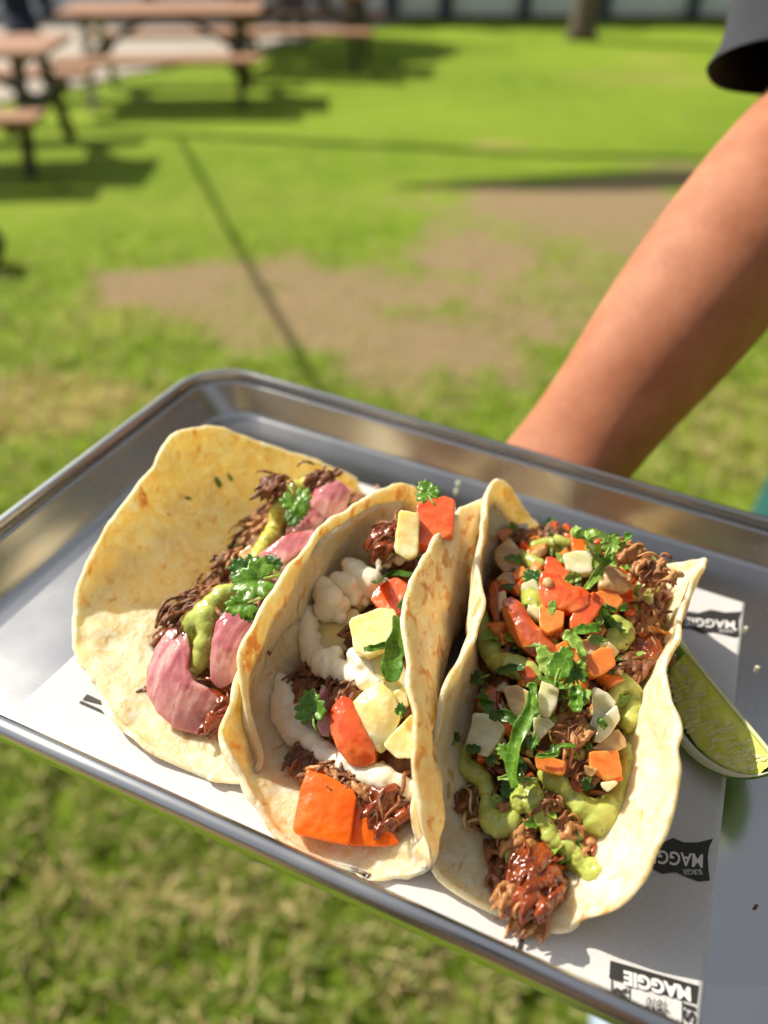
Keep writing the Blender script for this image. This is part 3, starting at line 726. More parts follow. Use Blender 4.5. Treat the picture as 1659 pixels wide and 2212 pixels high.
T1 = Taco([(455, 1674, .0035), (420, 1665, .004), (380, 1650, .005), (310, 1600, .006), (250, 1540, .007), (190, 1460, .006), (163, 1400, .008), (170, 1300, .015), (200, 1200, .028), (255, 1110, .041), (300, 1060, .048), (340, 990, .055), (362, 948, .058), (398, 926, .059), (440, 920, .057), (490, 928, .052), (560, 955, .043), (640, 980, .034), (720, 1012, .022), (790, 1045, .010), (820, 1052, .006)],
          [(455, 1674, .0035), (500, 1678, .004), (530, 1675, .006), (548, 1640, .012), (535, 1570, .024), (518, 1500, .036), (511, 1416, .047), (532, 1363, .053), (577, 1281, .058), (638, 1199, .060), (683, 1138, .060), (720, 1105, .059), (794, 1068, .056), (847, 1042, .052), (884, 1046, .046), (902, 1066, .034), (880, 1075, .018), (820, 1052, .006)],
          -.150, .086, lin(.142, .135), .001, .004, 1)
T2 = Taco([(790, 1883, .0035), (753, 1878, .004), (695, 1866, .005), (630, 1849, .006), (614, 1829, .007), (581, 1751, .012), (540, 1690, .016), (499, 1608, .020), (491, 1579, .022), (509, 1526, .030), (519, 1449, .037), (548, 1395, .043), (577, 1322, .049), (614, 1260, .053), (663, 1203, .056), (712, 1158, .057), (770, 1120, .055), (834, 1091, .050), (875, 1078, .040), (905, 1080, .025), (940, 1090, .010)],
          [(790, 1883, .0035), (855, 1890, .004), (900, 1885, .006), (922, 1873, .009), (928, 1833, .016), (908, 1790, .024), (892, 1731, .033), (886, 1588, .047), (875, 1424, .057), (869, 1334, .061), (882, 1272, .063), (901, 1217, .063), (924, 1171, .062), (965, 1125, .060), (997, 1093, .057), (1034, 1079, .052), (1054, 1068, .046), (1040, 1075, .030), (940, 1090, .010)],
          -.158, .088, lin(.200, .186), .003, .017, 2)
T3 = Taco([(1172, 2000, .0035), (1107, 1983, .004), (1029, 1942, .005), (970, 1901, .006), (928, 1841, .009), (908, 1772, .015), (910, 1726, .021), (924, 1657, .030), (947, 1589, .038), (970, 1497, .047), (997, 1419, .053), (1038, 1336, .057), (1045, 1221, .059), (1052, 1130, .060), (1061, 1061, .061), (1075, 1038, .060), (1094, 1042, .056), (1116, 1070, .047), (1135, 1102, .038), (1172, 1139, .024), (1230, 1160, .010)],
          [(1172, 2000, .0035), (1222, 2002, .006), (1254, 1985, .010), (1337, 1938, .021), (1383, 1887, .030), (1429, 1795, .041), (1452, 1694, .049), (1461, 1566, .056), (1450, 1520, .057), (1430, 1440, .058), (1447, 1373, .058), (1474, 1300, .057), (1502, 1235, .055), (1513, 1201, .052), (1500, 1207, .046), (1429, 1221, .030), (1330, 1190, .015), (1230, 1160, .010)],
          -.153, .086, lin(.264, .247), .003, .0, 3)
T1.build('left tortilla, wide open with its pale oily inner wall leaning outwards', True)
T2.build('middle tortilla, folded between the other two and filled with pineapple and cream')
T3.build('right tortilla, its sunlit right wall curving beside the lime wedge')
T1.heap(.20, .93, .34, .80, .008, endh=.3)
T2.heap(.17, .93, .45, .74, .010, endh=.3, ra=.35)
T3.heap(.13, .94, .66, .72, .010, endh=.22, ra=.5)
T1.meat('brown shredded meat lying in the fold of the left taco', 90, 11)
T2.meat('dark shredded meat under the pineapple and cream of the middle taco', 100, 12)
T3.meat('glazed shredded meat spilling from the near end of the right taco', 120, 13, .0006, .0018)
# ------------------------------------------------------------------ pieces of the fillings
def Z3(p): return (109.7+.3968*p[0], 877.8+.3968*p[1])
def Z4(p): return (466.3+.4091*p[0], 1014.9+.4091*p[1])
def Z5(p): return (877.8+.459*p[0], 1014.9+.459*p[1])
def Z4a(p): return (987.5+.2976*p[0], 1042.3+.2976*p[1])
def Z5a(p): return (932.6+.2976*p[0], 1426.4+.2976*p[1])
SCL = {Z3: .3968, Z4: .4091, Z5: .459, Z4a: .2976, Z5a: .2976, Z6: .2357, Z6c: .1984}
SEED = [0]
def raise_(p, n, d, h): return p - d*(h/max(.45, -n.dot(d)))      # higher above the filling, same line of sight
def frame(T, Z, c, lift, fac=.55, wall=False, tilt=(0, 0)):
    p, n = T.hit(*Z(c), wall=wall); d = rl(*Z(c))
    f = (-d*fac + n*(1-fac)).normalized()
    if tilt != (0, 0):
        f = (f + Vector((tilt[0], tilt[1], 0))).normalized()
    return raise_(p, n, d, lift), f
def smooth_poly(q, k=1):
    for _ in range(k):
        o = []
        for i in range(len(q)):
            a, b = q[i], q[(i+1) % len(q)]; o += [a*.9+b*.1, a*.1+b*.9]
        q = o
    return q
def slab(T, Z, pts, name, label, cat, mat, th=.007, lift=.002, fac=.55, group=None, vox=.0004, tilt=(0, 0), dome=.0, taper=.10, wall=False, amp=.0006, sm=2, bow=0.0):
    """a solid piece of food: cut outline, real thickness, softened edges"""
    c = (sum(p[0] for p in pts)/len(pts), sum(p[1] for p in pts)/len(pts))
    o, f = frame(T, Z, c, lift, fac, wall, tilt)
    q = []
    for p in pts:
        r = rl(*Z(p)); t = (o-CL).dot(f)/r.dot(f); q.append(CL+r*t)
    q = smooth_poly(q, 1); cen = sum(q, Vector())/len(q); q = [a+(a-cen).normalized()*.0005 for a in q]
    n = len(q); rings = []
    mx = max((a-cen).length for a in q)
    for lv, (sc, dz) in enumerate(((.0, dome), (.55, dome*.72), (1.0, 0), (1.0, -th*.5), (1-taper, -th), (.0, -th))):
        rings.append([cen+(a-cen)*sc+f*(dz-bow*((a-cen).length*sc/mx)**2) for a in q] if sc else [cen+f*dz])
    V = []; st = []
    for r in rings: st.append(len(V)); V += r
    F = []
    for i in range(n):
        j = (i+1) % n
        F.append((st[0], st[1]+i, st[1]+j)); F.append((st[5], st[4]+j, st[4]+i))
        for a in (1, 2, 3): F.append((st[a]+i, st[a+1]+i, st[a+1]+j, st[a]+j))
    ob = local(name, V, F, mat)
    bm = bmesh.new(); bm.from_mesh(ob.data); bmesh.ops.recalc_face_normals(bm, faces=bm.faces); bm.to_mesh(ob.data); bm.free()
    mod(ob, 'REMESH', mode='VOXEL', voxel_size=vox, use_smooth_shade=True)
    mod(ob, 'SMOOTH', factor=.5, iterations=sm)
    SEED[0] += 1
    d_ = mod(ob, 'DISPLACE', strength=amp, mid_level=.5); d_.texture = cloudtex('food_relief', .004); d_.texture_coords = 'LOCAL'
    tag(ob, label, cat, group); return ob
def blob_obj(name, balls, mat, label, cat, vox=.0005, amp=.0010, tex=.0028, group=None, sm=5, kind=None):
    bm = bmesh.new()
    for p, r in balls: bmesh.ops.create_icosphere(bm, subdivisions=2, radius=r, matrix=Matrix.Translation(p))
    bm.verts.index_update()
    V = [v.co.copy() for v in bm.verts]; F = [tuple(v.index for v in f.verts) for f in bm.faces]; bm.free()
    ob = local(name, V, F, mat)
    mod(ob, 'REMESH', mode='VOXEL', voxel_size=vox, use_smooth_shade=True); mod(ob, 'SMOOTH', factor=.6, iterations=sm)
    d_ = mod(ob, 'DISPLACE', strength=amp, mid_level=.5); d_.texture = cloudtex('sauce_relief', tex, 3); d_.texture_coords = 'LOCAL'
    tag(ob, label, cat, group, kind); return ob
def drizzle(T, Z, paths, name, label, cat, mat, lift=.3, wall=False, flat=.75, vox=.00045, amp=.0007, sag=0):
    balls = []; rg = random.Random(len(label)); lift *= .75
    for path in paths:
        P3 = []
        for x, y, r in path:
            p, n = T.hit(*Z((x, y)), wall=wall); rad = r*SCL[Z]/FPX*(p-CL).length*1.28
            P3.append((raise_(p, n, rl(*Z((x, y))), rad*lift), rad, n))
        for k in range(len(P3)-1):
            (a, ra, na), (b, rb, nb_) = P3[k], P3[k+1]; m_ = max(2, int((a-b).length/(.3*min(ra, rb))))
            for q in range(m_):
                u = q/m_; r = ra+(rb-ra)*u; c = a.lerp(b, u); n = na.lerp(nb_, u)
                w1 = noise.noise(c*190)*.55
                balls.append((c+Vector((rg.gauss(0, 1), rg.gauss(0, 1), rg.gauss(0, .6)))*r*.08, r*(.92+w1*.35)))
                for z in range(2):                      # ragged skirt where it has run down between the pieces
                    d = Vector((rg.gauss(0, 1), rg.gauss(0, 1), 0)).normalized()
                    balls.append((c + d*r*rg.uniform(.35, .75) - n*r*rg.uniform(.3, .7), r*rg.uniform(.4, .65)))
        balls.append(P3[-1][:2])
    return blob_obj(name, balls, mat, label, cat, vox, amp, .0035, sm=7)
def leafshape(kind, rg):
    """outline of a coriander leaf in a unit frame, stem end at (0,-1)"""
    pts = []
    if kind == 'lobed':
        for c_, a0, s_ in (((0, .25), 90, .75), ):
            pass
        N_ = 72
        for k in range(N_):
            a = math.radians(-90 + 360*k/N_ + 2); lob = .62+.30*abs(math.cos(1.5*(a-math.pi/2)))**.8 + .10*math.sin(a*11+rg.random()*.8)
            if abs(math.degrees(a)+90) < 14 or abs(math.degrees(a)-270) < 14: lob *= .35
            pts.append((lob*math.cos(a), lob*math.sin(a)*1.05))
    else:
        N_ = 40
        for k in range(N_):
            a = 2*math.pi*k/N_; w_ = (1+.10*math.sin(a*9+rg.random()))
            pts.append((.42*math.cos(a)*w_*(1-.25*math.sin(a)), math.sin(a)*w_))
    return pts
def leaf(T, Z, c, size, ang, label, mat, kind='lobed', lift=.003, fac=.6, curl=.25, wall=False, asp=1.0, tilt=(0, 0), stem=True, group=None):
    rg = random.Random(int(c[0]*7+c[1])); o, f = frame(T, Z, c, lift, fac, wall, tilt)
    s_ = size*SCL[Z]/FPX*(o-CL).length/2
    a = math.radians(ang); r0 = rl(*Z(c)); ex = (rl(Z(c)[0]+20, Z(c)[1])-r0); ex = (ex-f*ex.dot(f)).normalized(); ey = f.cross(ex)
    # picture-up is +ey when f looks at the camera
    if ey.dot(rl(Z(c)[0], Z(c)[1]-20)-r0) < 0: ey = -ey
    ux, uy = ex*math.cos(a)+ey*math.sin(a), -ex*math.sin(a)+ey*math.cos(a)
    pts = leafshape(kind, rg); V = []; n = len(pts); rings = (1.0, .8, .58, .36, .16)
    ph = rg.uniform(0, 6)
    def pos(x, y):
        z = curl*(.9*x*x*math.cos(ph) + .5*y*y*math.sin(ph) + .55*abs(x)) + .12*noise.noise(Vector((x*3+ph, y*3, ph)))
        return o + (ux*x*asp + uy*y + f*z)*s_
    for k in rings:
        for x, y in pts: V.append(pos(x*k, y*k))
    V.append(pos(0, 0)); F = []
    for j in range(len(rings)-1):
        for i in range(n): F.append((j*n+i, j*n+(i+1) % n, (j+1)*n+(i+1) % n, (j+1)*n+i))
    j = len(rings)-1
    for i in range(n): F.append((j*n+i, j*n+(i+1) % n, len(V)-1))
    ob = local('coriander_leaf', V, F, mat); mod(ob, 'SOLIDIFY', thickness=.00025)
    tag(ob, label, 'herb leaf', group)
    if stem:
        bm = bmesh.new(); tube(bm, [pos(0, -.35), pos(.03, -.9), pos(.12, -1.35)], [.0005, .0005, .0004], 6); bm.verts.index_update()
        V2 = [v.co.copy() for v in bm.verts]; F2 = [tuple(v.index for v in f_.verts) for f_ in bm.faces]; bm.free()
        local('stem', V2, F2, M['herb_light'], ob)
    return ob
def ribbon(T, Z, pts, wd, label, mat, lift=.004, wall=False, twist=.5, group=None, up=0.0, name='herb_strip'):
    """a cut strip of leaf: curved, folded along its middle"""
    P3 = []; L_ = []
    for k, p in enumerate(pts):
        h, n = T.hit(*Z(p), wall=wall); d = rl(*Z(p)); L_.append((raise_(h, n, d, lift)-d*up*k/(len(pts)-1), (n-d).normalized(), (h-CL).length))
    n_ = 14; V = []; F = []
    rg = random.Random(int(pts[0][0]*3+pts[0][1])); ph = rg.uniform(0, 6)
    def cat(t):
        x = t*(len(L_)-1); k = min(int(x), len(L_)-2); u = x-k
        p0, p1, p2, p3 = (L_[max(k-1, 0)][0], L_[k][0], L_[k+1][0], L_[min(k+2, len(L_)-1)][0])
        return .5*((2*p1)+(p2-p0)*u+(2*p0-5*p1+4*p2-p3)*u*u+(3*p1-p0-3*p2+p3)*u**3), L_[k][1]
    for j in range(n_+1):
        t = j/n_; p, f = cat(t); q, _ = cat(min(1, t+.02)); q0, _ = cat(max(0, t-.02)); d = (q-q0).normalized(); s_ = d.cross(f).normalized(); f2 = s_.cross(d)
        w_ = wd*SCL[Z]/FPX*L_[0][2]/2*(.45+.55*math.sin(math.pi*min(1, max(0, t*.9+.06)))**.6)*(1+.18*math.sin(t*17+ph))
        tw = twist*math.sin(t*3+ph); s2 = s_*math.cos(tw)+f2*math.sin(tw); f3 = f2*math.cos(tw)-s_*math.sin(tw)
        for x in (-1, -.5, 0, .5, 1): V.append(p + s2*w_*x + f3*(abs(x)*w_*.45 + .0003*rg.gauss(0, 1)))
    for j in range(n_):
        for i in range(4): a = j*5+i; F.append((a, a+1, a+6, a+5))
    ob = local(name, V, F, mat); mod(ob, 'SOLIDIFY', thickness=.0004); mod(ob, 'SUBSURF', levels=1, render_levels=1)
    tag(ob, label, 'herb', group); return ob
def lump(T, Z, c, r, label, mat, cat='meat piece', name='meat_chunk', asp=(1, 1, 1), lift=.3, amp=.004, tex=.005, wall=False, seed=1, strands=10, smat=None, sdir=1.2):
    """pulled meat: fibres packed side by side and fused, with a few loose ones"""
    p, n = T.hit(*Z(c), wall=wall); rad = r*SCL[Z]/FPX*(p-CL).length*1.15; o = raise_(p, n, rl(*Z(c)), rad*lift)
    rg = random.Random(seed)
    def fibres(cnt, ra, rb, spread, la, lb, jit, zup=0):
        bm = bmesh.new()
        for k in range(cnt):
            a = rg.gauss(sdir, jit); d = Vector((math.cos(a), math.sin(a), rg.gauss(-.05, .3))).normalized(); s_ = d.cross(Vector((0, 0, 1)))
            c0 = o+Vector((rg.gauss(0, spread)*asp[0], rg.gauss(0, spread)*asp[1], rg.gauss(zup, spread*.55)*asp[2]))*rad; ln = rad*rg.uniform(la, lb); ph = rg.uniform(0, 6)
            pts = [c0+d*ln*(q/6-.5)+s_*rad*.13*math.sin(ph+q*1.1)+Vector((0, 0, -rad*.45*(2*q/6-1)**2)) for q in range(7)]
            r0 = rg.uniform(ra, rb); tube(bm, pts, [r0*.45, r0*.8, r0, r0*.9, r0, r0*.8, r0*.35], 6)
        bm.verts.index_update(); V2 = [v.co.copy() for v in bm.verts]; F2 = [tuple(v.index for v in f_.verts) for f_ in bm.faces]; bm.free(); return V2, F2
    gl = mat is M['glaze']; V, F = fibres(int(52+min(50, rad*3200)), .0007, .0015 if not gl else .0026, .42, 1.0 if not gl else 1.1, 1.9, .20 if not gl else .16)
    ob = local(name, V, F, mat); mod(ob, 'REMESH', mode='VOXEL', voxel_size=.00038, use_smooth_shade=True); mod(ob, 'SMOOTH', factor=.5, iterations=1 if not gl else 5)
    d_ = mod(ob, 'DISPLACE', strength=.0006, mid_level=.5); d_.texture = cloudtex('meat_relief', .0016, 3); d_.texture_coords = 'LOCAL'
    tag(ob, label, cat)
    if strands:
        V2, F2 = fibres(int(strands*1.5), .00035, .0008, .5, .9, 2.0, .6, .25)
        o2 = local('fibre', V2, F2, smat or mat, ob); tag(o2, kind='stuff')
    return ob

TOM, ON, PIN = 'tomato piece', 'onion piece', 'pineapple chunk'
# ---- left taco
lump(T1, Z3, (1160, 640), 95, 'orange brown shredded meat clump beside the far sauce of the left taco', M['meat_light'], seed=2, strands=18, smat=M['meat'], asp=(.7, 1.2, .8))
lump(T1, Z3, (1000, 850), 70, 'small meat clump left of the middle coriander in the left taco', M['meat'], seed=3, smat=M['meat_light'])
lump(T1, Z3, (790, 1090), 110, 'dark meat clump left of the lower avocado sauce in the left taco', M['meat'], seed=4, strands=16, asp=(.8, 1.2, .6))
lump(T1, Z3, (1210, 430), 60, 'curled meat shreds above the sauce against the wall of the left taco', M['meat'], seed=5, strands=12)
lump(T1, Z3, (1480, 395), 55, 'meat shreds at the farthest end of the left taco', M['meat'], seed=6, strands=12)
lump(T1, Z3, (520, 1560), 60, 'dark meat shreds peeping out left of the big pickled onion', M['meat'], seed=7, strands=8)
lump(T1, Z3, (960, 1640), 90, 'dark meat right of the big pickled onion in the left taco', M['glaze'], seed=8, strands=8, lift=.0)
slab(T1, Z3, [(1290, 560), (1400, 490), (1490, 540), (1470, 640), (1350, 700), (1275, 680)], 'pickled_onion', 'pink pickled onion under the highest coriander sprig of the left taco', ON, M['onion_p'], .0035, .005, bow=.004)
slab(T1, Z3, [(1125, 795), (1280, 700), (1430, 650), (1420, 720), (1320, 800), (1250, 850), (1160, 830)], 'pickled_onion', 'flat pink pickled onion with a pointed left tip in the left taco', ON, M['onion_p'], .003, .005, bow=.003)
slab(T1, Z3, [(1440, 430), (1500, 420), (1570, 370), (1625, 440), (1600, 540), (1500, 580), (1410, 510)], 'pickled_onion', 'pink pickled onion at the far end of the left taco', ON, M['onion_p'], .003, .006, bow=.005)
slab(T1, Z3, [(1030, 800), (1080, 755), (1110, 790), (1110, 850), (1050, 860)], 'onion_piece', 'brownish translucent onion beside the thin end of the upper sauce', ON, M['onion_b'], .003, .003)
slab(T1, Z3, [(930, 1120), (980, 1112), (1060, 1150), (1090, 1220), (1050, 1330), (1010, 1410), (975, 1500), (890, 1540), (850, 1490), (860, 1400), (880, 1260), (892, 1180)], 'pickled_onion', 'smaller purple pickled onion right of the lower avocado sauce', ON, M['onion_p'], .0035, .006, dome=.001, bow=.006)
slab(T1, Z3, [(665, 1130), (610, 1200), (545, 1310), (505, 1440), (505, 1550), (560, 1660), (660, 1750), (790, 1790), (900, 1782), (972, 1755), (962, 1680), (900, 1590), (840, 1530), (775, 1500), (738, 1430), (745, 1330), (715, 1230)], 'pickled_onion', 'big pink crescent of pickled onion at the near end of the left taco', ON, M['onion_p'], .0035, .009, fac=.6, dome=.001, bow=.010)
drizzle(T1, Z3, [[(1440, 435, 32), (1390, 420, 34), (1330, 445, 38), (1265, 490, 36), (1240, 570, 36), (1225, 660, 40), (1180, 740, 44), (1140, 790, 40), (1125, 830, 30)]], 'avocado_sauce', 'yellow green avocado sauce along the far half of the left taco', 'sauce', M['guac_y'], .5)
drizzle(T1, Z3, [[(985, 1010, 36), (930, 1030, 48), (870, 1085, 56), (820, 1140, 56), (770, 1190, 56), (740, 1240, 45)], [(850, 1150, 50), (850, 1250, 48), (830, 1330, 46), (805, 1390, 48), (780, 1430, 32)]], 'avocado_sauce', 'yellow green avocado sauce between the two lower pickled onions', 'sauce', M['guac'], .6)
leaf(T1, Z3, (1340, 520), 190, 200, 'ragged coriander sprig highest on the pickled onion of the left taco', M['herb'], lift=.010)
leaf(T1, Z3, (1325, 600), 130, 170, 'small hanging coriander lobe below the highest sprig of the left taco', M['herb_dark'], lift=.009)
leaf(T1, Z3, (1565, 505), 110, 60, 'rounded coriander leaf against the right wall of the left taco', M['herb'], 'oval', lift=.009, asp=1.5)
leaf(T1, Z3, (1060, 885), 190, 70, 'dark coriander leaf at the back of the middle clump of the left taco', M['herb_dark'], lift=.006)
leaf(T1, Z3, (1200, 860), 130, 20, 'folded coriander leaf nearest the right wall in the middle clump of the left taco', M['herb_dark'], lift=.008)
leaf(T1, Z3, (1110, 945), 270, 95, 'largest flat coriander leaf in the middle of the left taco', M['herb'], lift=.011, fac=.48, curl=.12)
leaf(T1, Z3, (1040, 1075), 190, 100, 'coriander leaf hanging over the purple onion of the left taco', M['herb'], lift=.009)
leaf(T1, Z3, (1080, 1120), 120, 200, 'small dark coriander tip on the purple onion of the left taco', M['herb_dark'], lift=.008)
for c, s_, a, lb_ in (((910, 410), 70, 30, 'long thin herb fleck, middle one stuck to the inner wall of the left tortilla'), ((975, 385), 50, 40, 'short broad herb fleck, rightmost on the inner wall of the left tortilla'), ((745, 500), 46, 95, 'pale flat herb fleck, leftmost and lowest on the inner wall of the left tortilla')):
    leaf(T1, Z3, c, s_, a, lb_, M['herb_light'], 'oval', lift=.0006, fac=.1, wall=True, stem=False, group='herb flecks on the left tortilla')
# ---- middle taco
lump(T2, Z4, (510, 1540), 80, 'wispy meat shreds at the left of the cream in the middle taco', M['meat'], seed=12, strands=16)
lump(T2, Z4, (690, 1650), 100, 'meat shreds lying over the big orange tomato', M['meat_light'], seed=13, strands=22, smat=M['meat'], asp=(1.3, .6, .6), lift=.6, sdir=-.3)
lump(T2, Z4, (900, 1740), 100, 'dark red glazed meat right of the orange tomatoes', M['glaze'], seed=14, strands=14, smat=M['meat'])
lump(T2, Z4, (490, 1120), 75, 'dark meat clump under the cream left of the middle taco', M['meat'], seed=15, strands=12)
lump(T2, Z4, (690, 1170), 80, 'dark meat clump between cream and the domed pineapple', M['meat'], seed=16, strands=12)
lump(T2, Z4, (920, 360), 80, 'dark meat at the far end of the middle taco', M['glaze'], seed=17, strands=12, smat=M['meat'])
lump(T2, Z4, (1000, 500), 70, 'meat shreds below the far pineapple stick', M['meat'], seed=18, strands=12)
drizzle(T2, Z4, [[(560, 620, 55), (590, 680, 75), (590, 730, 60)]], 'cream_sauce', 'big rounded cream dollop against the wall of the middle taco', 'sauce', M['crema'], .5)
drizzle(T2, Z4, [[(470, 750, 40), (475, 820, 46), (490, 900, 50), (510, 970, 52), (570, 1020, 58), (640, 1060, 50), (720, 1095, 46), (800, 1110, 48), (850, 1130, 36)], [(570, 1000, 40), (630, 970, 36)], [(740, 980, 42), (790, 1030, 50), (820, 1060, 40)]], 'cream_sauce', 'looping cream drizzle under the pineapple of the middle taco', 'sauce', M['crema'], .5)
drizzle(T2, Z4, [[(700, 500, 34), (760, 540, 50), (820, 590, 60), (830, 650, 45)], [(640, 580, 36), (700, 600, 46), (720, 660, 40), (760, 700, 46)], [(870, 490, 30), (900, 450, 36), (950, 435, 36), (1000, 470, 36), (1035, 480, 30)]], 'cream_sauce', 'cream drizzle at the far end of the middle taco', 'sauce', M['crema'], .5)
drizzle(T2, Z4, [[(320, 1110, 44), (370, 1170, 62), (370, 1260, 72), (400, 1340, 66), (440, 1400, 50), (490, 1420, 44), (550, 1470, 46), (620, 1525, 48), (700, 1570, 50), (780, 1600, 58), (860, 1620, 62), (940, 1660, 56), (1010, 1695, 50)]], 'cream_sauce', 'thick white cream running below the red tomato across the middle taco', 'sauce', M['crema'], .6)
slab(T2, Z4, [(520, 830), (640, 730), (750, 740), (735, 960), (620, 955), (522, 925)], 'pineapple_chunk', 'shaded pineapple cube left of the large pineapple cube', PIN, M['pine'], .012, .003)
slab(T2, Z4, [(810, 950), (900, 920), (970, 990), (1000, 1080), (990, 1150), (930, 1180), (860, 1130), (830, 1050)], 'pineapple_chunk', 'pineapple chunk below the large pineapple cube', PIN, M['pine'], .010, .003)
slab(T2, Z4, [(705, 790), (870, 732), (940, 740), (962, 840), (955, 905), (800, 972), (735, 955)], 'pineapple_chunk', 'large square pineapple cube in the middle of the middle taco', PIN, M['pine'], .013, .008, fac=.52)
slab(T2, Z4, [(940, 1180), (1000, 1140), (1012, 1245), (950, 1245)], 'pineapple_chunk', 'sliver of pineapple against the tortilla right of the domed chunk', PIN, M['pine'], .007, .005)
slab(T2, Z4, [(720, 1240), (790, 1165), (870, 1130), (930, 1180), (972, 1290), (920, 1440), (870, 1492), (790, 1440), (740, 1330)], 'pineapple_chunk', 'domed pineapple chunk right of the red tomato wedge', PIN, M['pine'], .012, .007, fac=.52, dome=.003)
slab(T2, Z4, [(890, 1450), (970, 1360), (1035, 1290), (1040, 1515), (955, 1515)], 'pineapple_chunk', 'nearest pineapple chunk against the right wall of the middle taco', PIN, M['pine'], .010, .008, fac=.48)
slab(T2, Z4, [(968, 215), (1072, 235), (1062, 440), (1012, 468), (945, 425)], 'pineapple_chunk', 'upright pineapple stick at the far end of the middle taco', PIN, M['pine'], .008, .010, fac=.8)
slab(T2, Z4, [(1065, 190), (1110, 165), (1207, 140), (1260, 160), (1250, 330), (1130, 395), (1062, 380)], 'tomato_piece', 'red tomato cube at the far end of the middle taco', TOM, M['tom'], .011, .009, fac=.52)
slab(T2, Z4, [(890, 310), (940, 290), (955, 400), (900, 390)], 'tomato_piece', 'dark tomato scrap left of the upright pineapple stick', TOM, M['tom_dark'], .005, .003)
slab(T2, Z4, [(885, 600), (950, 570), (1030, 610), (1010, 740), (930, 760), (860, 720), (820, 680), (840, 640)], 'tomato_piece', 'pinkish tomato cube against the right wall above the large pineapple cube', TOM, M['tom'], .010, .006)
slab(T2, Z4, [(545, 1165), (575, 1155), (606, 1180), (610, 1270), (600, 1400), (560, 1400), (530, 1350), (560, 1250)], 'onion_piece', 'lilac translucent onion sliver left of the red tomato wedge', ON, M['onion_p'], .003, .006, fac=.52)
slab(T2, Z4, [(665, 1198), (700, 1210), (775, 1300), (825, 1420), (840, 1530), (790, 1562), (715, 1555), (650, 1480), (606, 1370), (615, 1260)], 'tomato_piece', 'glossy red tomato wedge in front of the domed pineapple', TOM, M['tom'], .010, .009, fac=.6, dome=.003)
slab(T2, Z4, [(735, 1720), (780, 1755), (860, 1830), (968, 1965), (900, 1982), (705, 1978), (715, 1830)], 'tomato_piece', 'pointed orange tomato triangle lying on the near lip of the middle taco', TOM, M['tom_skin'], .007, .004, fac=.6, dome=.001)
slab(T2, Z4, [(480, 1585), (600, 1625), (737, 1705), (700, 1978), (560, 1945), (408, 1912), (440, 1740)], 'tomato_piece', 'large square orange tomato lying on the near lip of the middle taco', TOM, M['tom_skin'], .008, .008, fac=.6, dome=.0015, sm=2)
leaf(T2, Z4, (505, 1255), 190, 10, 'bright coriander leaf left of the red tomato wedge', M['herb'], lift=.013, fac=.52)
leaf(T2, Z4, (1115, 115), 150, 20, 'coriander leaf above the far tomato cube of the middle taco', M['herb'], lift=.016, fac=.52)
ribbon(T2, Z4, [(840, 600), (920, 555), (1030, 560)], 60, 'dark coriander strip over the pinkish tomato cube', M['herb_dark'], .012)
ribbon(T2, Z4, [(780, 950), (850, 935), (925, 910)], 32, 'thin coriander strip on the front of the large pineapple cube', M['herb'], .012)
ribbon(T2, Z4, [(975, 780), (960, 900), (930, 1000), (940, 1120)], 110, 'broad coriander leaf hanging down right of the large pineapple cube', M['herb'], .013)
leaf(T2, Z4, (990, 710), 70, 0, 'small coriander tip above the broad hanging leaf', M['herb_dark'], lift=.012)
leaf(T2, Z4, (975, 1265), 70, 0, 'small dark coriander scrap right of the domed pineapple', M['herb_dark'], lift=.010)
# ---- right taco, far half
lump(T3, Z4a, (1240, 490), 75, 'pink brown meat at the far right corner of the right taco', M['meat_light'], seed=21, strands=10)
lump(T3, Z4a, (1420, 640), 95, 'orange brown meat against the far right wall of the right taco', M['meat_light'], seed=22, strands=16, smat=M['meat'])
lump(T3, Z4a, (1370, 1000), 95, 'glossy brown meat against the right wall below the curled sauce', M['meat_light'], seed=23, strands=14, smat=M['glaze'])
lump(T3, Z4a, (1400, 1200), 100, 'dark red brown meat chunk against the right wall of the right taco', M['glaze'], seed=24, strands=10, smat=M['meat'])
lump(T3, Z4a, (1270, 1330), 95, 'brown meat chunk below the dark one at the right wall', M['meat'], seed=25, strands=12)
lump(T3, Z4a, (470, 420), 80, 'thin dark meat shreds at the far left of the right taco', M['meat'], seed=26, strands=14)
lump(T3, Z4a, (690, 370), 70, 'meat shreds at the farthest end of the right taco', M['meat'], seed=27, strands=14)
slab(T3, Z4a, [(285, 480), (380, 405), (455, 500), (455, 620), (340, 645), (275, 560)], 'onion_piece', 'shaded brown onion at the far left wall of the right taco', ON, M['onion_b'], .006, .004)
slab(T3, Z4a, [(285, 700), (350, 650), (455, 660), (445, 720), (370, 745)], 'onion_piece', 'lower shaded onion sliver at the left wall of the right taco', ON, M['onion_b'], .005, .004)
slab(T3, Z4a, [(300, 800), (345, 785), (352, 890), (300, 935)], 'onion_piece', 'small yellow onion piece against the left wall of the right taco', ON, M['onion'], .003, .006)
slab(T3, Z4a, [(230, 760), (300, 740), (310, 1000), (270, 1010), (240, 900)], 'tomato_piece', 'tomato strip behind the small yellow onion at the left wall', TOM, M['tom_dark'], .005, .003)
drizzle(T3, Z4a, [[(560, 470, 40), (640, 450, 46), (720, 440, 52), (790, 450, 42)], [(470, 520, 40), (520, 570, 44), (600, 600, 40)]], 'avocado_sauce', 'green sauce at the far end behind the white onion of the right taco', 'sauce', M['guac'], .5)
drizzle(T3, Z4a, [[(1210, 580, 46), (1270, 590, 46), (1330, 620, 44), (1390, 690, 50), (1425, 760, 36)]], 'avocado_sauce', 'green sauce ridge along the far right of the right taco', 'sauce', M['guac'], .8)
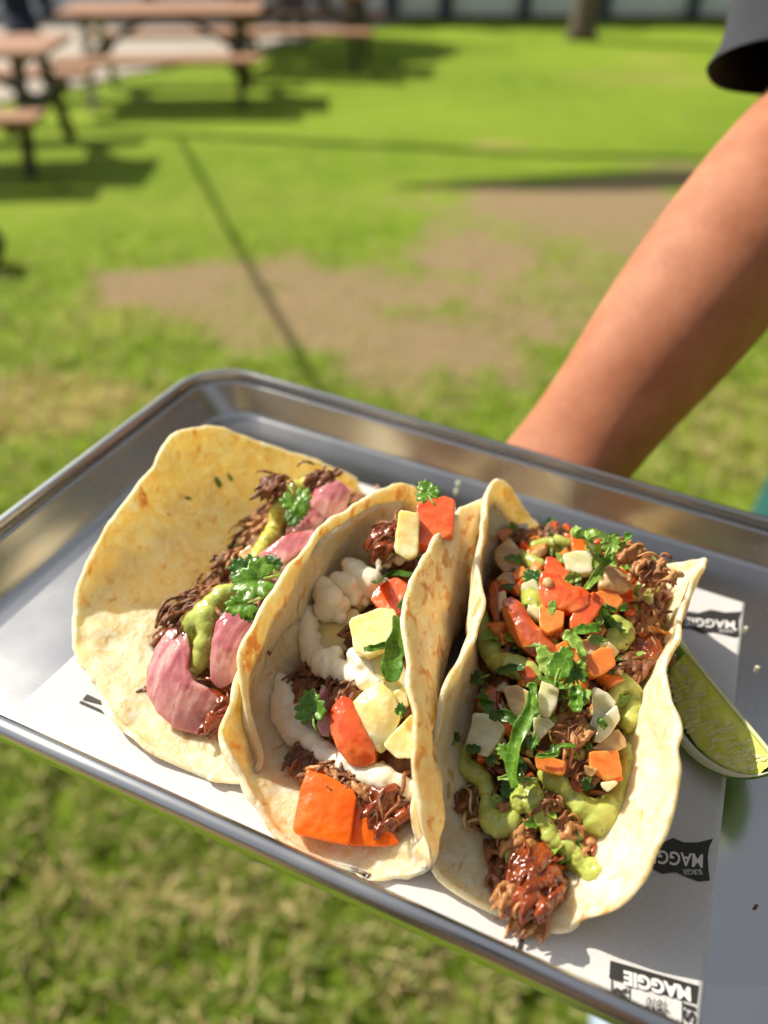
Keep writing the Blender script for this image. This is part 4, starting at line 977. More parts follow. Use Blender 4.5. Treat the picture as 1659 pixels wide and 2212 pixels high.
drizzle(T3, Z4a, [[(1290, 770, 34), (1350, 800, 42), (1370, 860, 44), (1330, 900, 34)], [(1290, 860, 30), (1270, 930, 30), (1250, 990, 26)]], 'avocado_sauce', 'curl of green sauce below the ridge at the right wall', 'sauce', M['guac'], .8)
drizzle(T3, Z4a, [[(1090, 1030, 40), (1160, 1020, 44), (1220, 1050, 44), (1235, 1120, 44), (1190, 1175, 46), (1110, 1170, 44), (1130, 1100, 40)]], 'avocado_sauce', 'ring of green sauce right of the flat green strips', 'sauce', M['guac'], .8)
drizzle(T3, Z4a, [[(190, 1080, 50), (230, 1200, 60), (290, 1310, 66), (400, 1330, 70), (500, 1370, 66), (560, 1420, 50)], [(180, 950, 40), (190, 1080, 50)]], 'avocado_sauce', 'shaded green sauce smeared along the left wall of the right taco', 'sauce', M['guac'], .3)
drizzle(T3, Z4a, [[(520, 760, 60), (550, 850, 70), (570, 940, 60), (590, 990, 40)]], 'avocado_sauce', 'dark green sauce left of the red tomato cluster', 'sauce', M['guac'], .3)
slab(T3, Z4a, [(330, 860), (400, 830), (470, 880), (520, 970), (570, 1040), (650, 1075), (700, 1150), (735, 1235), (650, 1270), (540, 1250), (450, 1180), (380, 1080), (335, 960)], 'tomato_piece', 'long sauced tomato strip running below the tomato cluster', TOM, M['tom_dark'], .007, .005, fac=.48, dome=.002)
slab(T3, Z4a, [(650, 540), (700, 545), (770, 590), (825, 650), (790, 720), (640, 650)], 'tomato_piece', 'dull red tomato above the largest tomato of the right taco', TOM, M['tom'], .007, .008)
slab(T3, Z4a, [(825, 378), (900, 400), (962, 497), (850, 502)], 'tomato_piece', 'bright orange tomato scrap behind the white onion', TOM, M['tom_skin'], .005, .010, fac=.52)
slab(T3, Z4a, [(1190, 610), (1305, 700), (1275, 755), (1200, 660)], 'tomato_piece', 'thin orange tomato strip at the far right of the right taco', TOM, M['tom_skin'], .004, .009, fac=.52)
slab(T3, Z4a, [(1150, 790), (1270, 770), (1280, 850), (1200, 870)], 'tomato_piece', 'reddish tomato scrap under the peach onion', TOM, M['tom'], .005, .005)
slab(T3, Z4a, [(1010, 800), (1080, 780), (1150, 785), (1200, 860), (1160, 912), (1060, 870)], 'tomato_piece', 'peach coloured tomato right of the tomato cluster', TOM, M['tom_peach'], .006, .007)
slab(T3, Z4a, [(770, 520), (860, 500), (968, 503), (978, 640), (880, 652), (800, 625)], 'onion_piece', 'white onion cube at the far end of the right taco', ON, M['onion'], .007, .011, fac=.52)
slab(T3, Z4a, [(1085, 602), (1180, 622), (1240, 690), (1268, 750), (1225, 788), (1130, 775), (1035, 755), (1045, 670)], 'onion_piece', 'pinkish onion petal right of the green stalk', ON, M['onion_b'], .005, .011, fac=.52, dome=.002)
slab(T3, Z4a, [(590, 900), (700, 925), (775, 940), (760, 1040), (655, 1085), (610, 1045)], 'tomato_piece', 'orange tomato cube at the lower left of the tomato cluster', TOM, M['tom_peach'], .009, .009, fac=.52)
slab(T3, Z4a, [(985, 790), (1062, 858), (1000, 960), (958, 1020), (832, 1052), (828, 980), (870, 920)], 'tomato_piece', 'lower right tomato cube of the cluster with a bright orange side', TOM, M['tom'], .009, .011, fac=.52)
slab(T3, Z4a, [(618, 650), (670, 660), (738, 668), (770, 715), (830, 745), (900, 758), (960, 800), (950, 880), (850, 935), (760, 905), (640, 890), (600, 780)], 'tomato_piece', 'largest red tomato piece on top of the right taco, with a seed', TOM, M['tom'], .010, .014, fac=.52, dome=.001, amp=.0012)
slab(T3, Z4a, [(632, 700), (665, 690), (690, 712), (690, 742), (655, 752), (630, 730)], 'tomato_seed', 'pale seed on the largest tomato of the right taco', 'tomato seed', M['onion_b'], .003, .0165, fac=.52, dome=.001, vox=.0003, amp=.0002)
slab(T3, Z4a, [(720, 1185), (790, 1148), (897, 1272), (850, 1312), (765, 1245)], 'tomato_piece', 'small orange tomato right of the pale green leaf cluster', TOM, M['tom_peach'], .006, .010, fac=.48)
slab(T3, Z4a, [(900, 1150), (960, 1140), (1045, 1200), (1000, 1225), (950, 1260), (905, 1220)], 'onion_piece', 'thin peach onion sliver above the squarish peach piece', ON, M['onion_b'], .004, .009, fac=.48)
slab(T3, Z4a, [(960, 1262), (1040, 1205), (1130, 1208), (1142, 1320), (1070, 1370), (1000, 1402), (948, 1360)], 'tomato_piece', 'squarish peach coloured piece right of the leaf cluster', TOM, M['tom_peach'], .009, .010, fac=.52)
slab(T3, Z4a, [(1370, 1310), (1450, 1290), (1450, 1350), (1380, 1360)], 'tomato_piece', 'orange tomato scrap at the right wall beside the brown meat', TOM, M['tom_peach'], .005, .002)
ribbon(T3, Z4a, [(1385, 1060), (1460, 1080), (1555, 1105)], 48, 'thin orange carrot-like strip resting on the right rim of the right taco', M['tom_peach'], .006, twist=.1, name='vegetable_strip')
ribbon(T3, Z4a, [(845, 325), (880, 380), (930, 430), (965, 500)], 75, 'bright green leaf curling above the orange tomato scrap', M['herb_light'], .013)
ribbon(T3, Z4a, [(955, 350), (985, 430), (1005, 520), (990, 620)], 80, 'pale green stalk right of the white onion cube', M['herb_light'], .014)
ribbon(T3, Z4a, [(935, 775), (1000, 690), (1050, 610), (1080, 520), (1090, 430)], 60, 'tall green stalk standing up from the largest tomato', M['herb_light'], .017, up=.004)
ribbon(T3, Z4a, [(1075, 590), (1140, 500), (1200, 430), (1270, 378)], 60, 'green leaf tip pointing up right from the tall stalk', M['herb'], .017, up=.006)
leaf(T3, Z4a, (1120, 450), 150, -30, 'ragged coriander leaf on the tall stalk of the right taco', M['herb_light'], lift=.020, fac=.8)
leaf(T3, Z4a, (1165, 555), 110, 30, 'small coriander clump right of the tall stalk', M['herb'], lift=.010)
leaf(T3, Z4a, (745, 545), 90, 30, 'small green scrap left of the white onion cube', M['herb_light'], 'oval', lift=.011)
ribbon(T3, Z4a, [(785, 715), (840, 690), (900, 690)], 65, 'green strip between the dull tomato and the white onion', M['herb_light'], .011)
ribbon(T3, Z4a, [(840, 1085), (940, 1065), (1045, 1050)], 72, 'flat green onion strip below the tomato cluster', M['herb'], .012, twist=.15)
ribbon(T3, Z4a, [(980, 960), (1020, 1000), (1060, 1020)], 40, 'short green strip under the lower right tomato cube', M['herb_light'], .009)
ribbon(T3, Z4a, [(1050, 890), (1100, 920), (1155, 930)], 50, 'green strip below the peach tomato', M['herb'], .010)
ribbon(T3, Z4a, [(1180, 925), (1210, 905), (1245, 895)], 48, 'short green strip left of the curled sauce', M['herb'], .010)
leaf(T3, Z4a, (1010, 1140), 120, 80, 'green scrap below the flat green onion strip', M['herb_light'], 'oval', lift=.010, asp=1.6)
ribbon(T3, Z4a, [(770, 1100), (830, 1130), (880, 1200), (905, 1270)], 85, 'curled yellow green leaf with an orange tip above the leaf cluster', M['herb_light'], .013)
leaf(T3, Z4a, (540, 690), 150, 40, 'dark green leaf left of the tomato cluster', M['herb_dark'], lift=.006)
leaf(T3, Z4a, (370, 755), 110, 80, 'dark leaf edge at the left wall of the right taco', M['herb_dark'], 'oval', lift=.006)
leaf(T3, Z4a, (690, 910), 110, 170, 'white and green triangular leaf tip on the tomato cluster', M['herb_light'], 'oval', lift=.018, fac=.8, asp=1.3, stem=False)
leaf(T3, Z4a, (645, 1290), 240, 20, 'pale green cut leaf at the left of the leaf cluster', M['herb_light'], 'oval', lift=.013, fac=.52, asp=1.3)
leaf(T3, Z4a, (760, 1310), 260, -25, 'bright green veined leaf in the middle of the leaf cluster', M['herb'], 'oval', lift=.016, fac=.52, asp=1.5)
leaf(T3, Z4a, (850, 1390), 190, 20, 'dark green leaf at the lower right of the leaf cluster', M['herb'], lift=.013, fac=.48)
leaf(T3, Z4a, (900, 1330), 150, -20, 'yellow green leaf between the cluster and the squarish peach piece', M['herb_light'], 'oval', lift=.010)
# ---- right taco, near half
lump(T3, Z5a, (1030, 480), 120, 'pulled meat chunk with pale fibres in the middle of the right taco', M['meat_light'], seed=31, strands=22, smat=M['meat'], asp=(.8, 1.1, .8), lift=.5)
lump(T3, Z5a, (980, 290), 75, 'reddish meat right of the upright onion stick', M['meat'], seed=32, strands=10)
lump(T3, Z5a, (890, 1010), 85, 'pale streaked meat between the two green sauce lines', M['meat_light'], seed=33, strands=16, smat=M['meat'])
lump(T3, Z5a, (990, 1200), 95, 'peach brown meat piece right of the long sauce line', M['meat_light'], seed=34, strands=6)
lump(T3, Z5a, (1120, 1320), 80, 'glazed tan meat piece standing at the right end of the sauce', M['meat_light'], seed=35, strands=5, smat=M['glaze'])
lump(T3, Z5a, (240, 1010), 110, 'translucent brown meat in the shade of the left wall', M['meat'], seed=36, strands=8, smat=M['onion_b'])
lump(T3, Z5a, (560, 1090), 50, 'small meat crumb inside the loop of bright sauce', M['meat_light'], seed=37, strands=6, smat=M['meat'])
lump(T3, Z5a, (1060, 750), 90, 'dark meat left of the orange tomato cube', M['meat'], seed=38, strands=10)
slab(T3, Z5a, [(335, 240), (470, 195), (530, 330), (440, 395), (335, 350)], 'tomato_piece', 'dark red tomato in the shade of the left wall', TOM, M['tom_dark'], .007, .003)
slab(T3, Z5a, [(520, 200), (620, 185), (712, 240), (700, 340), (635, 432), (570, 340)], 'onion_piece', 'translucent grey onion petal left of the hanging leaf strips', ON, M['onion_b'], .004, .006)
slab(T3, Z5a, [(300, 388), (410, 398), (522, 480), (480, 570), (400, 692), (335, 670), (330, 620), (250, 612), (285, 500)], 'onion_piece', 'big white onion cube at the left wall of the right taco', ON, M['onion'], .010, .010, fac=.48)
slab(T3, Z5a, [(800, 150), (922, 178), (900, 300), (850, 405), (768, 380), (780, 260)], 'onion_piece', 'upright pale onion stick below the leaf cluster', ON, M['onion'], .007, .012, fac=.52)
slab(T3, Z5a, [(742, 420), (830, 418), (887, 465), (768, 582), (748, 520)], 'onion_piece', 'small glassy triangular onion below the upright stick', ON, M['onion'], .004, .011, fac=.52)
slab(T3, Z5a, [(1170, 200), (1270, 240), (1335, 310), (1265, 420), (1185, 570), (1148, 470), (1190, 380)], 'onion_piece', 'long yellowish onion right of the pulled meat chunk', ON, M['onion'], .005, .006)
slab(T3, Z5a, [(1262, 405), (1340, 325), (1366, 430), (1300, 522), (1230, 592), (1180, 580)], 'onion_piece', 'squared yellowish onion beside the dark gap at the right wall', ON, M['onion'], .006, .008)
slab(T3, Z5a, [(1172, 642), (1350, 502), (1400, 570), (1408, 622), (1330, 662)], 'onion_piece', 'wedge of onion above the bright orange tomato cube', ON, M['onion_b'], .006, .007)
slab(T3, Z5a, [(750, 692), (850, 705), (964, 735), (950, 832), (830, 800), (770, 782)], 'tomato_piece', 'flat orange tomato strip in the middle of the near half', TOM, M['tom_peach'], .005, .011, fac=.48)
slab(T3, Z5a, [(1152, 668), (1350, 660), (1368, 780), (1372, 835), (1260, 865), (1160, 795)], 'tomato_piece', 'bright orange tomato cube near the right wall of the near half', TOM, M['tom_peach'], .010, .009, fac=.48)
slab(T3, Z5a, [(1230, 850), (1370, 805), (1385, 870), (1290, 890)], 'tomato_piece', 'thin orange tomato scrap under the bright cube', TOM, M['tom_skin'], .004, .009, fac=.48)
slab(T3, Z5a, [(1115, 765), (1200, 790), (1160, 835), (1130, 820)], 'onion_piece', 'tiny peach onion tip left of the bright cube', ON, M['onion_b'], .003, .010, fac=.48)
slab(T3, Z5a, [(1240, 890), (1330, 880), (1350, 895), (1280, 948), (1250, 925)], 'onion_piece', 'tiny cream onion scrap below the thin orange scrap', ON, M['onion'], .003, .011, fac=.48)
drizzle(T3, Z5a, [[(1290, 320, 28), (1340, 230, 42), (1395, 160, 50), (1460, 220, 54), (1500, 310, 54), (1450, 350, 60), (1430, 440, 56), (1430, 490, 36)]], 'avocado_sauce', 'arched lump of green sauce near the notch in the right wall', 'sauce', M['guac'], .8)
drizzle(T3, Z5a, [[(1420, 650, 50), (1430, 740, 55), (1400, 850, 52), (1370, 950, 50), (1340, 1040, 70), (1260, 1100, 88), (1180, 1140, 92), (1090, 1080, 76), (1000, 990, 58), (930, 910, 68), (850, 830, 62)], [(1240, 1110, 80), (1250, 1180, 75), (1210, 1240, 50)]], 'avocado_sauce', 'wide pool of green sauce under the bright orange tomato cube', 'sauce', M['guac'], .5, amp=.0009)
drizzle(T3, Z5a, [[(640, 1030, 62), (690, 940, 58), (740, 940, 46), (740, 1040, 75), (790, 1110, 66), (830, 1200, 52), (860, 1290, 52), (960, 1350, 60), (1040, 1410, 62), (1080, 1480, 70), (1180, 1540, 76), (1240, 1545, 64)]], 'avocado_sauce', 'long lumpy line of green sauce ending on the near lip', 'sauce', M['guac'], .8, amp=.0018)
drizzle(T3, Z5a, [[(400, 1010, 44), (400, 1100, 52), (440, 1180, 70), (520, 1200, 72), (590, 1160, 52), (600, 1110, 36)]], 'avocado_sauce', 'bright hooked dollop of green sauce at the near left', 'sauce', M['guac'], 1.0, amp=.0005)
drizzle(T3, Z5a, [[(240, 660, 50), (220, 760, 66), (300, 800, 66), (370, 860, 56), (400, 960, 50)]], 'avocado_sauce', 'shaded green sauce below the big white onion cube', 'sauce', M['guac'], .3)
drizzle(T3, Z5a, [[(880, 440, 50), (930, 540, 56), (970, 630, 50), (1050, 690, 60)]], 'avocado_sauce', 'green sauce crossing left of the pulled meat chunk', 'sauce', M['guac'], .5)
ribbon(T3, Z5a, [(730, 230), (700, 380), (640, 520), (600, 660), (590, 800), (610, 930)], 95, 'long dark green leaf strip running down the middle of the near half', M['herb'], .014)
ribbon(T3, Z5a, [(420, 400), (520, 400), (630, 460)], 80, 'green leaf strip pointing left over the dark tomato', M['herb_dark'], .012)
ribbon(T3, Z5a, [(690, 180), (740, 200), (750, 300), (760, 400)], 55, 'light green leaf beside the upright onion stick', M['herb'], .015)
ribbon(T3, Z5a, [(780, 120), (880, 160), (970, 200), (1030, 170)], 36, 'thin green rim of leaf curling over the upright onion stick', M['herb'], .016)
ribbon(T3, Z5a, [(1030, 180), (1050, 280), (1060, 380)], 95, 'broad green leaf hanging below the leaf cluster', M['herb'], .015)
ribbon(T3, Z5a, [(1140, 210), (1120, 270), (1090, 310)], 55, 'rounded green leaf tip right of the broad hanging leaf', M['herb_light'], .013)
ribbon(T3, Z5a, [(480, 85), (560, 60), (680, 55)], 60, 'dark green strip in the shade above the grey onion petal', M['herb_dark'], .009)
ribbon(T3, Z5a, [(1210, 420), (1240, 460), (1265, 490)], 50, 'tiny green leaf on the yellowish onions', M['herb'], .012)
ribbon(T3, Z5a, [(250, 630), (300, 640), (350, 650)], 60, 'dark green leaf curl under the big white onion cube', M['herb_dark'], .011)
leaf(T3, Z5a, (540, 665), 150, 60, 'small curly coriander leaf left of the middle strip', M['herb'], lift=.012)
ribbon(T3, Z5a, [(760, 690), (830, 690), (900, 680), (930, 620), (1050, 625)], 34, 'thin wavy coriander curl above the flat orange strip', M['herb'], .014)
leaf(T3, Z5a, (730, 590), 110, 160, 'small green leaf point below the glassy onion', M['herb'], lift=.013)
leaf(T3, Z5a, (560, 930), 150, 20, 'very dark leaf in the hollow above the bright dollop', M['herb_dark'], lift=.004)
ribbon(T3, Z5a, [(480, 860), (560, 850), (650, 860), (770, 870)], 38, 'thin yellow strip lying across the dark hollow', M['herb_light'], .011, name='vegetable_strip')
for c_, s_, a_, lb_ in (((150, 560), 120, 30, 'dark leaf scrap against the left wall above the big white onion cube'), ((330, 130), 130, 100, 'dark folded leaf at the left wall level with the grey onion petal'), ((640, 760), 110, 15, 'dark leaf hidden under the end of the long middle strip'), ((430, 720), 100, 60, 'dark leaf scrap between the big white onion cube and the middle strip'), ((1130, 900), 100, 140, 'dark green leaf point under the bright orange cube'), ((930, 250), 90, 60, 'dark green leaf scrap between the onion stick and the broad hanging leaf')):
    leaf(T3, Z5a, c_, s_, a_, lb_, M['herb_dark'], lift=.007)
drizzle(T3, Z5a, [[(150, 400, 40), (140, 520, 50), (150, 620, 46)]], 'avocado_sauce', 'shaded green smear on the left wall beside the big white onion cube', 'sauce', M['guac'], .2)
drizzle(T3, Z4a, [[(700, 1130, 40), (650, 1250, 44), (700, 1370, 50)]], 'avocado_sauce', 'green sauce under the pale green cut leaf', 'sauce', M['guac'], .3)
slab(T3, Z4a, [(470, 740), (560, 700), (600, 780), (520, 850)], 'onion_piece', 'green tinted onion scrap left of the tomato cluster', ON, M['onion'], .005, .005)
slab(T3, Z5a, [(1010, 880), (1090, 850), (1120, 930), (1040, 960)], 'tomato_piece', 'small sauced tomato cube in the hollow left of the wide sauce pool', TOM, M['tom_dark'], .006, .004)
slab(T3, Z5a, [(620, 60), (700, 40), (760, 110), (690, 160)], 'tomato_piece', 'sauced tomato scrap above the light green leaf', TOM, M['tom_dark'], .006, .005)
def bits(T, n, seed, kinds, tr, usd=(.08, .92)):
    rg = random.Random(seed); nu, nv = T.hn; proto = {}
    for k in range(n):
        kd, mat, lb_, cat_, gr, sz = kinds[rg.randrange(len(kinds))]
        j = int(nv*rg.uniform(*tr)); i = int(nu*rg.uniform(*usd)); p = T.hV[j*(nu+1)+i]; p = p + Vector((0, 0, rg.uniform(.0005, .004)))
        key = (kd, mat, rg.randrange(3))
        if key not in proto:
            s_ = sz
            if kd == 'dice':
                bm = bmesh.new(); bmesh.ops.create_cube(bm, size=1); 
                for v in bm.verts: v.co = Vector((v.co.x*s_*rg.uniform(.8, 1.5), v.co.y*s_*rg.uniform(.6, 1.1), v.co.z*s_*rg.uniform(.5, .9))) + Vector((rg.gauss(0, 1), rg.gauss(0, 1), rg.gauss(0, 1)))*s_*.10
                bmesh.ops.bevel(bm, geom=bm.edges[:], offset=s_*.14, segments=2, affect='EDGES', profile=.6)
                me = bpy.data.meshes.new(gr); bm.to_mesh(me); bm.free(); me.polygons.foreach_set('use_smooth', [True]*len(me.polygons))
            else:
                m_ = 8; V = []; F = []
                for a in range(m_+1):
                    t = a/m_; w_ = s_*.30*math.sin(math.pi*(t*.9+.05))**.7*(1+.35*math.sin(t*20+seed))
                    for x in (-1, 0, 1): V.append(((t-.5)*s_*1.7, x*w_, .18*s_*math.sin(t*3.2+key[2])+abs(x)*w_*.5))
                for a in range(m_):
                    for x in range(2): q = a*3+x; F.append((q, q+1, q+4, q+3))
                me = mesh(gr, V, F); me.polygons.foreach_set('use_smooth', [True]*len(me.polygons))
            me.materials.append(M[mat]); proto[key] = me
        o = bpy.data.objects.new('herb_bit' if kd == 'herb' else cat_.split()[0]+'_dice', proto[key]); COL.objects.link(o)
        R_ = Matrix.Rotation(rg.uniform(0, 6.28), 4, 'Z') @ Matrix.Rotation(rg.gauss(0, .5), 4, 'X') @ Matrix.Rotation(rg.gauss(0, .5), 4, 'Y')
        sc_ = rg.uniform(.7, 1.25); o.matrix_world = TRAY @ Matrix.Translation(p) @ R_ @ Matrix.Diagonal((sc_, sc_, sc_, 1))
        tag(o, lb_, cat_, gr)
K3 = [('dice', 'tom_peach', 'tiny diced tomato half buried in the filling of the right taco', 'tomato bit', 'tiny tomato dice in the right taco', .0052),
      ('dice', 'tom', 'tiny red tomato dice scattered through the filling of the right taco', 'tomato bit', 'tiny red tomato dice in the right taco', .0048),
      ('dice', 'onion', 'tiny diced onion scattered through the filling of the right taco', 'onion bit', 'tiny onion dice in the right taco', .0044),
      ('dice', 'onion_b', 'tiny sauced onion dice scattered through the filling of the right taco', 'onion bit', 'tiny sauced onion dice in the right taco', .0048),
      ('herb', 'herb', 'tiny chopped herb scrap scattered over the filling of the right taco', 'herb bit', 'chopped herb scraps in the right taco', .0075),
      ('herb', 'herb_dark', 'tiny dark chopped herb scrap in the filling of the right taco', 'herb bit', 'dark chopped herb scraps in the right taco', .008),
      ('herb', 'herb_light', 'tiny pale chopped herb scrap in the filling of the right taco', 'herb bit', 'pale chopped herb scraps in the right taco', .007)]
bits(T3, 170, 77, K3, (.26, .97))
bits(T3, 22, 79, K3[4:], (.12, .5))
K2 = [('dice', 'onion', 'tiny onion dice scattered in the filling of the middle taco', 'onion bit', 'tiny onion dice in the middle taco', .0042), ('herb', 'herb', 'tiny herb scrap scattered in the filling of the middle taco', 'herb bit', 'herb scraps in the middle taco', .006),
      ('dice', 'pine', 'small pineapple bit half hidden in the filling of the middle taco', 'pineapple bit', 'small pineapple bits in the middle taco', .006)]
bits(T2, 26, 80, K2, (.2, .95))
# ---- right taco, near lip
lump(T3, Z6c, (700, 560), 180, 'upper dark glazed meat lump at the near end of the right taco', M['glaze'], seed=41, strands=6, asp=(.9, 1.1, .8), lift=.6)
lump(T3, Z6c, (760, 800), 210, 'large glossy dark red meat lump at the near end', M['glaze'], seed=42, strands=8, asp=(.8, 1.0, .8), lift=.8, amp=.002)
lump(T3, Z6c, (520, 860), 160, 'pale pink meat lump left of the glossy dark one', M['meat_light'], seed=43, strands=8, asp=(.9, 1.1, .8), lift=.7)
lump(T3, Z6c, (660, 1080), 170, 'frayed meat end resting on the near lip of the right tortilla', M['meat_light'], seed=44, strands=30, smat=M['meat'], asp=(1.1, .7, .6), lift=.4)
lump(T3, Z6c, (560, 300), 130, 'amber glazed meat above the near end lumps', M['meat_light'], seed=45, strands=6, smat=M['glaze'], lift=.5)
lump(T3, Z6c, (1010, 760), 120, 'dark meat scrap under the end of the long sauce line', M['meat'], seed=46, strands=14, lift=.2)
lump(T3, Z6c, (1220, 850), 70, 'small amber glazed meat scrap right of the near end lumps', M['glaze'], seed=47, strands=3, lift=.4)
def shred(pts, r, label, mat):
    P3 = []
    for x, y in pts: p, n = T3.hit(*Z6c((x, y)), wall=True); P3.append(p+n*r*1.1)
    bm = bmesh.new(); tube(bm, P3, [r*.8]+[r]*(len(P3)-2)+[r*.35], 8); bm.verts.index_update()
    V2 = [v.co.copy() for v in bm.verts]; F2 = [tuple(v.index for v in f_.verts) for f_ in bm.faces]; bm.free()
    o = local('meat_shred', V2, F2, mat); mod(o, 'SUBSURF', levels=1, render_levels=2)
    d_ = mod(o, 'DISPLACE', strength=.0006, mid_level=.5); d_.texture = cloudtex('food_relief', .004); d_.texture_coords = 'LOCAL'; tag(o, label, 'meat shred')
shred([(330, 270), (270, 350), (210, 460), (165, 560)], .0021, 'leftmost brown meat shred lying bare on the inside of the right tortilla', M['meat'])
shred([(390, 380), (340, 500), (330, 620), (290, 760), (255, 870)], .0019, 'longer brown meat shred lying bare on the inside of the right tortilla', M['meat'])
shred([(530, 1130), (480, 1190), (425, 1285)], .0007, 'thin red shred hanging over the near lip onto the paper', M['tom_dark'])

# ------------------------------------------------------------------ lime wedge
A3, B3, M3 = P(1468, 1381, .031), P(1692, 1650, .028), P(1470, 1604, .006)
u_ = (B3-A3); hc = u_.length/2; u_.normalize(); mid = (A3+B3)/2
v_ = (M3-mid); au = v_.dot(u_); v_ -= u_*au; dep = v_.length/math.sqrt(max(.05, 1-(au/hc)**2)); v_.normalize()
w_ = u_.cross(v_); 
if w_.dot(mid-CL) < 0: w_ = -w_                        # away from the camera
w_ = w_
lime = empty('lime_wedge'); lime.matrix_world = TRAY @ Matrix.Translation(mid)
def lp(a, r, ph):     # a along the chord -1..1, r 0..1 of the depth, ph around the chord
    rr = dep*math.sqrt(max(0, 1-a*a))*r
    return mid + u_*(a*hc*(1+.0*r)) + (v_*math.cos(ph)+w_*math.sin(ph))*rr
PHM = math.radians(62)
def patch(fn, nu, nv, name, mat, wob=0.0):
    V = []; F = []
    for j in range(nv+1):
        for i in range(nu+1): V.append(fn(i/nu, j/nv))
    for j in range(nv):
        for i in range(nu): a = j*(nu+1)+i; F.append((a, a+1, a+nu+2, a+nu+1))
    return V, F
def ae(x): return math.sin((x*2-1)*math.pi/2)
V, F = patch(lambda x, y: lp(ae(x), 1.02+.012*noise.noise(Vector((x*30, y*9, 2))), y*PHM), 60, 16, '', None)
ob = local('rind', V, F, M['rind'], lime); bm = bmesh.new(); bm.from_mesh(ob.data); bmesh.ops.recalc_face_normals(bm, faces=bm.faces); bm.to_mesh(ob.data); bm.free(); mod(ob, 'SOLIDIFY', thickness=.0010, offset=0)
# pith: band along both cut faces under the rind
V = []; F = []
for side, ph in ((0, .0), (1, PHM)):
    o = len(V)
    for j, r in enumerate((.99, .93, .86)):
        for i in range(61): V.append(lp(ae(i/60), r - (.22*max(0, 1-i/22)**1 if j == 2 else 0), ph) + (w_ if side else -w_)*(.0009))
    for j in range(2):
        for i in range(60): a = o+j*61+i; F.append((a, a+1, a+62, a+61))
ob = local('pith', V, F, M['pith'], lime); mod(ob, 'SOLIDIFY', thickness=.0012, offset=0)
# flesh: the solid segment body
V = []; F = []; NU, NR, NP = 60, 14, 10
ring = [(r/NR*.85, 0) for r in range(NR+1)] + [(.85, PHM*k/NP) for k in range(1, NP+1)] + [((NR-1-r)/NR*.85, PHM) for r in range(NR-1)]
ring = [q for q in ring if True]
for i in range(NU+1):
    a = -.80+.5*(ae(i/NU)+1)*1.72
    for r, ph in ring:
        p = lp(a, r*(1.0-.26*max(0, 1-i/36)), ph); cell = noise.fractal(Vector((a*5, r*4, ph*3)), .8, 2, 3)
        p += (-w_ if ph == 0 else w_)*(.0008*cell + (.0006 if ph == 0 else 0)); V.append(p)
n_ = len(ring)
for i in range(NU):
    for k in range(n_): a = i*n_+k; b = i*n_+(k+1) % n_; F.append((a, b, b+n_, a+n_))
ob = local('flesh', V, F, M['lime'], lime); bm = bmesh.new(); bm.from_mesh(ob.data); bmesh.ops.recalc_face_normals(bm, faces=bm.faces); bm.to_mesh(ob.data); bm.free()
# juice vesicles lying on the cut face: thin raised teardrops fanning out from the core
rg = random.Random(4); bm = bmesh.new()
for k in range(210):
    a = rg.uniform(-.72, .85); r = rg.uniform(.12, .68); l_ = rg.uniform(.10, .24); s_ = rg.gauss(-.25, .12)
    q0, q1 = lp(a, r, 0), lp(max(-.9, min(.9, a+s_*l_)), min(.82, r+l_), 0)
    q = [q0, q0.lerp(q1, .4), q0.lerp(q1, .75), q1]; rr = rg.uniform(.0004, .0009)
    tube(bm, [x-w_*(.0004) for x in q], [rr*.15, rr*.6, rr, rr*.4], 6)
bm.verts.index_update(); V2 = [v.co.copy() for v in bm.verts]; F2 = [tuple(v.index for v in f_.verts) for f_ in bm.faces]; bm.free()
M['ves'] = plain('lime_vesicle', (.88, .95, .42), .1); ob = local('vesicles', V2, F2, M['ves'], lime); tag(ob, kind='stuff')
for k, (a0, a1) in enumerate(((-.93, -.2), )):
    bm = bmesh.new(); tube(bm, [lp(-.95+1.9*q/12, .0, 0)-w_*.0006+v_*.0008 for q in range(13)], .0009, 8); bm.verts.index_update()
    V2 = [v.co.copy() for v in bm.verts]; F2 = [tuple(v.index for v in f_.verts) for f_ in bm.faces]; bm.free(); local('core_membrane', V2, F2, M['memb'], lime)
tag(lime, 'lime wedge lying cut face up beside the right taco', 'lime wedge')
# crumbs on the metal
CRL = ['pale crumb on the metal just beyond the far corner of the paper', 'pale crumb on the metal right of the far paper corner at the picture edge', 'pale crumb on the far corner of the paper beside the upper print', 'small dark crumb on the bare metal right of the lower print', 'crumb on the metal behind the far tomato cube, the nearer of two', 'crumb on the metal behind the far tomato cube, the farther of two']
for k, (x, y) in enumerate(((1612, 1357), (1636, 1442), (1588, 1362), (1634, 1957), (985, 1060), (990, 1043))):
    c = P(x, y, .0008); bm = bmesh.new(); bmesh.ops.create_icosphere(bm, subdivisions=2, radius=.0009 if k != 3 else .0006, matrix=Matrix.Translation(c))
    for v in bm.verts: v.co += Vector((1, 1, .4))*noise.noise(v.co*1500)*.0006
    bm.verts.index_update(); V2 = [v.co.copy() for v in bm.verts]; F2 = [tuple(v.index for v in f_.verts) for f_ in bm.faces]; bm.free()
    o = local('crumb', V2, F2, M['meat'] if k == 3 else M['pith']); tag(o, CRL[k], 'crumb', 'crumbs on the tray')

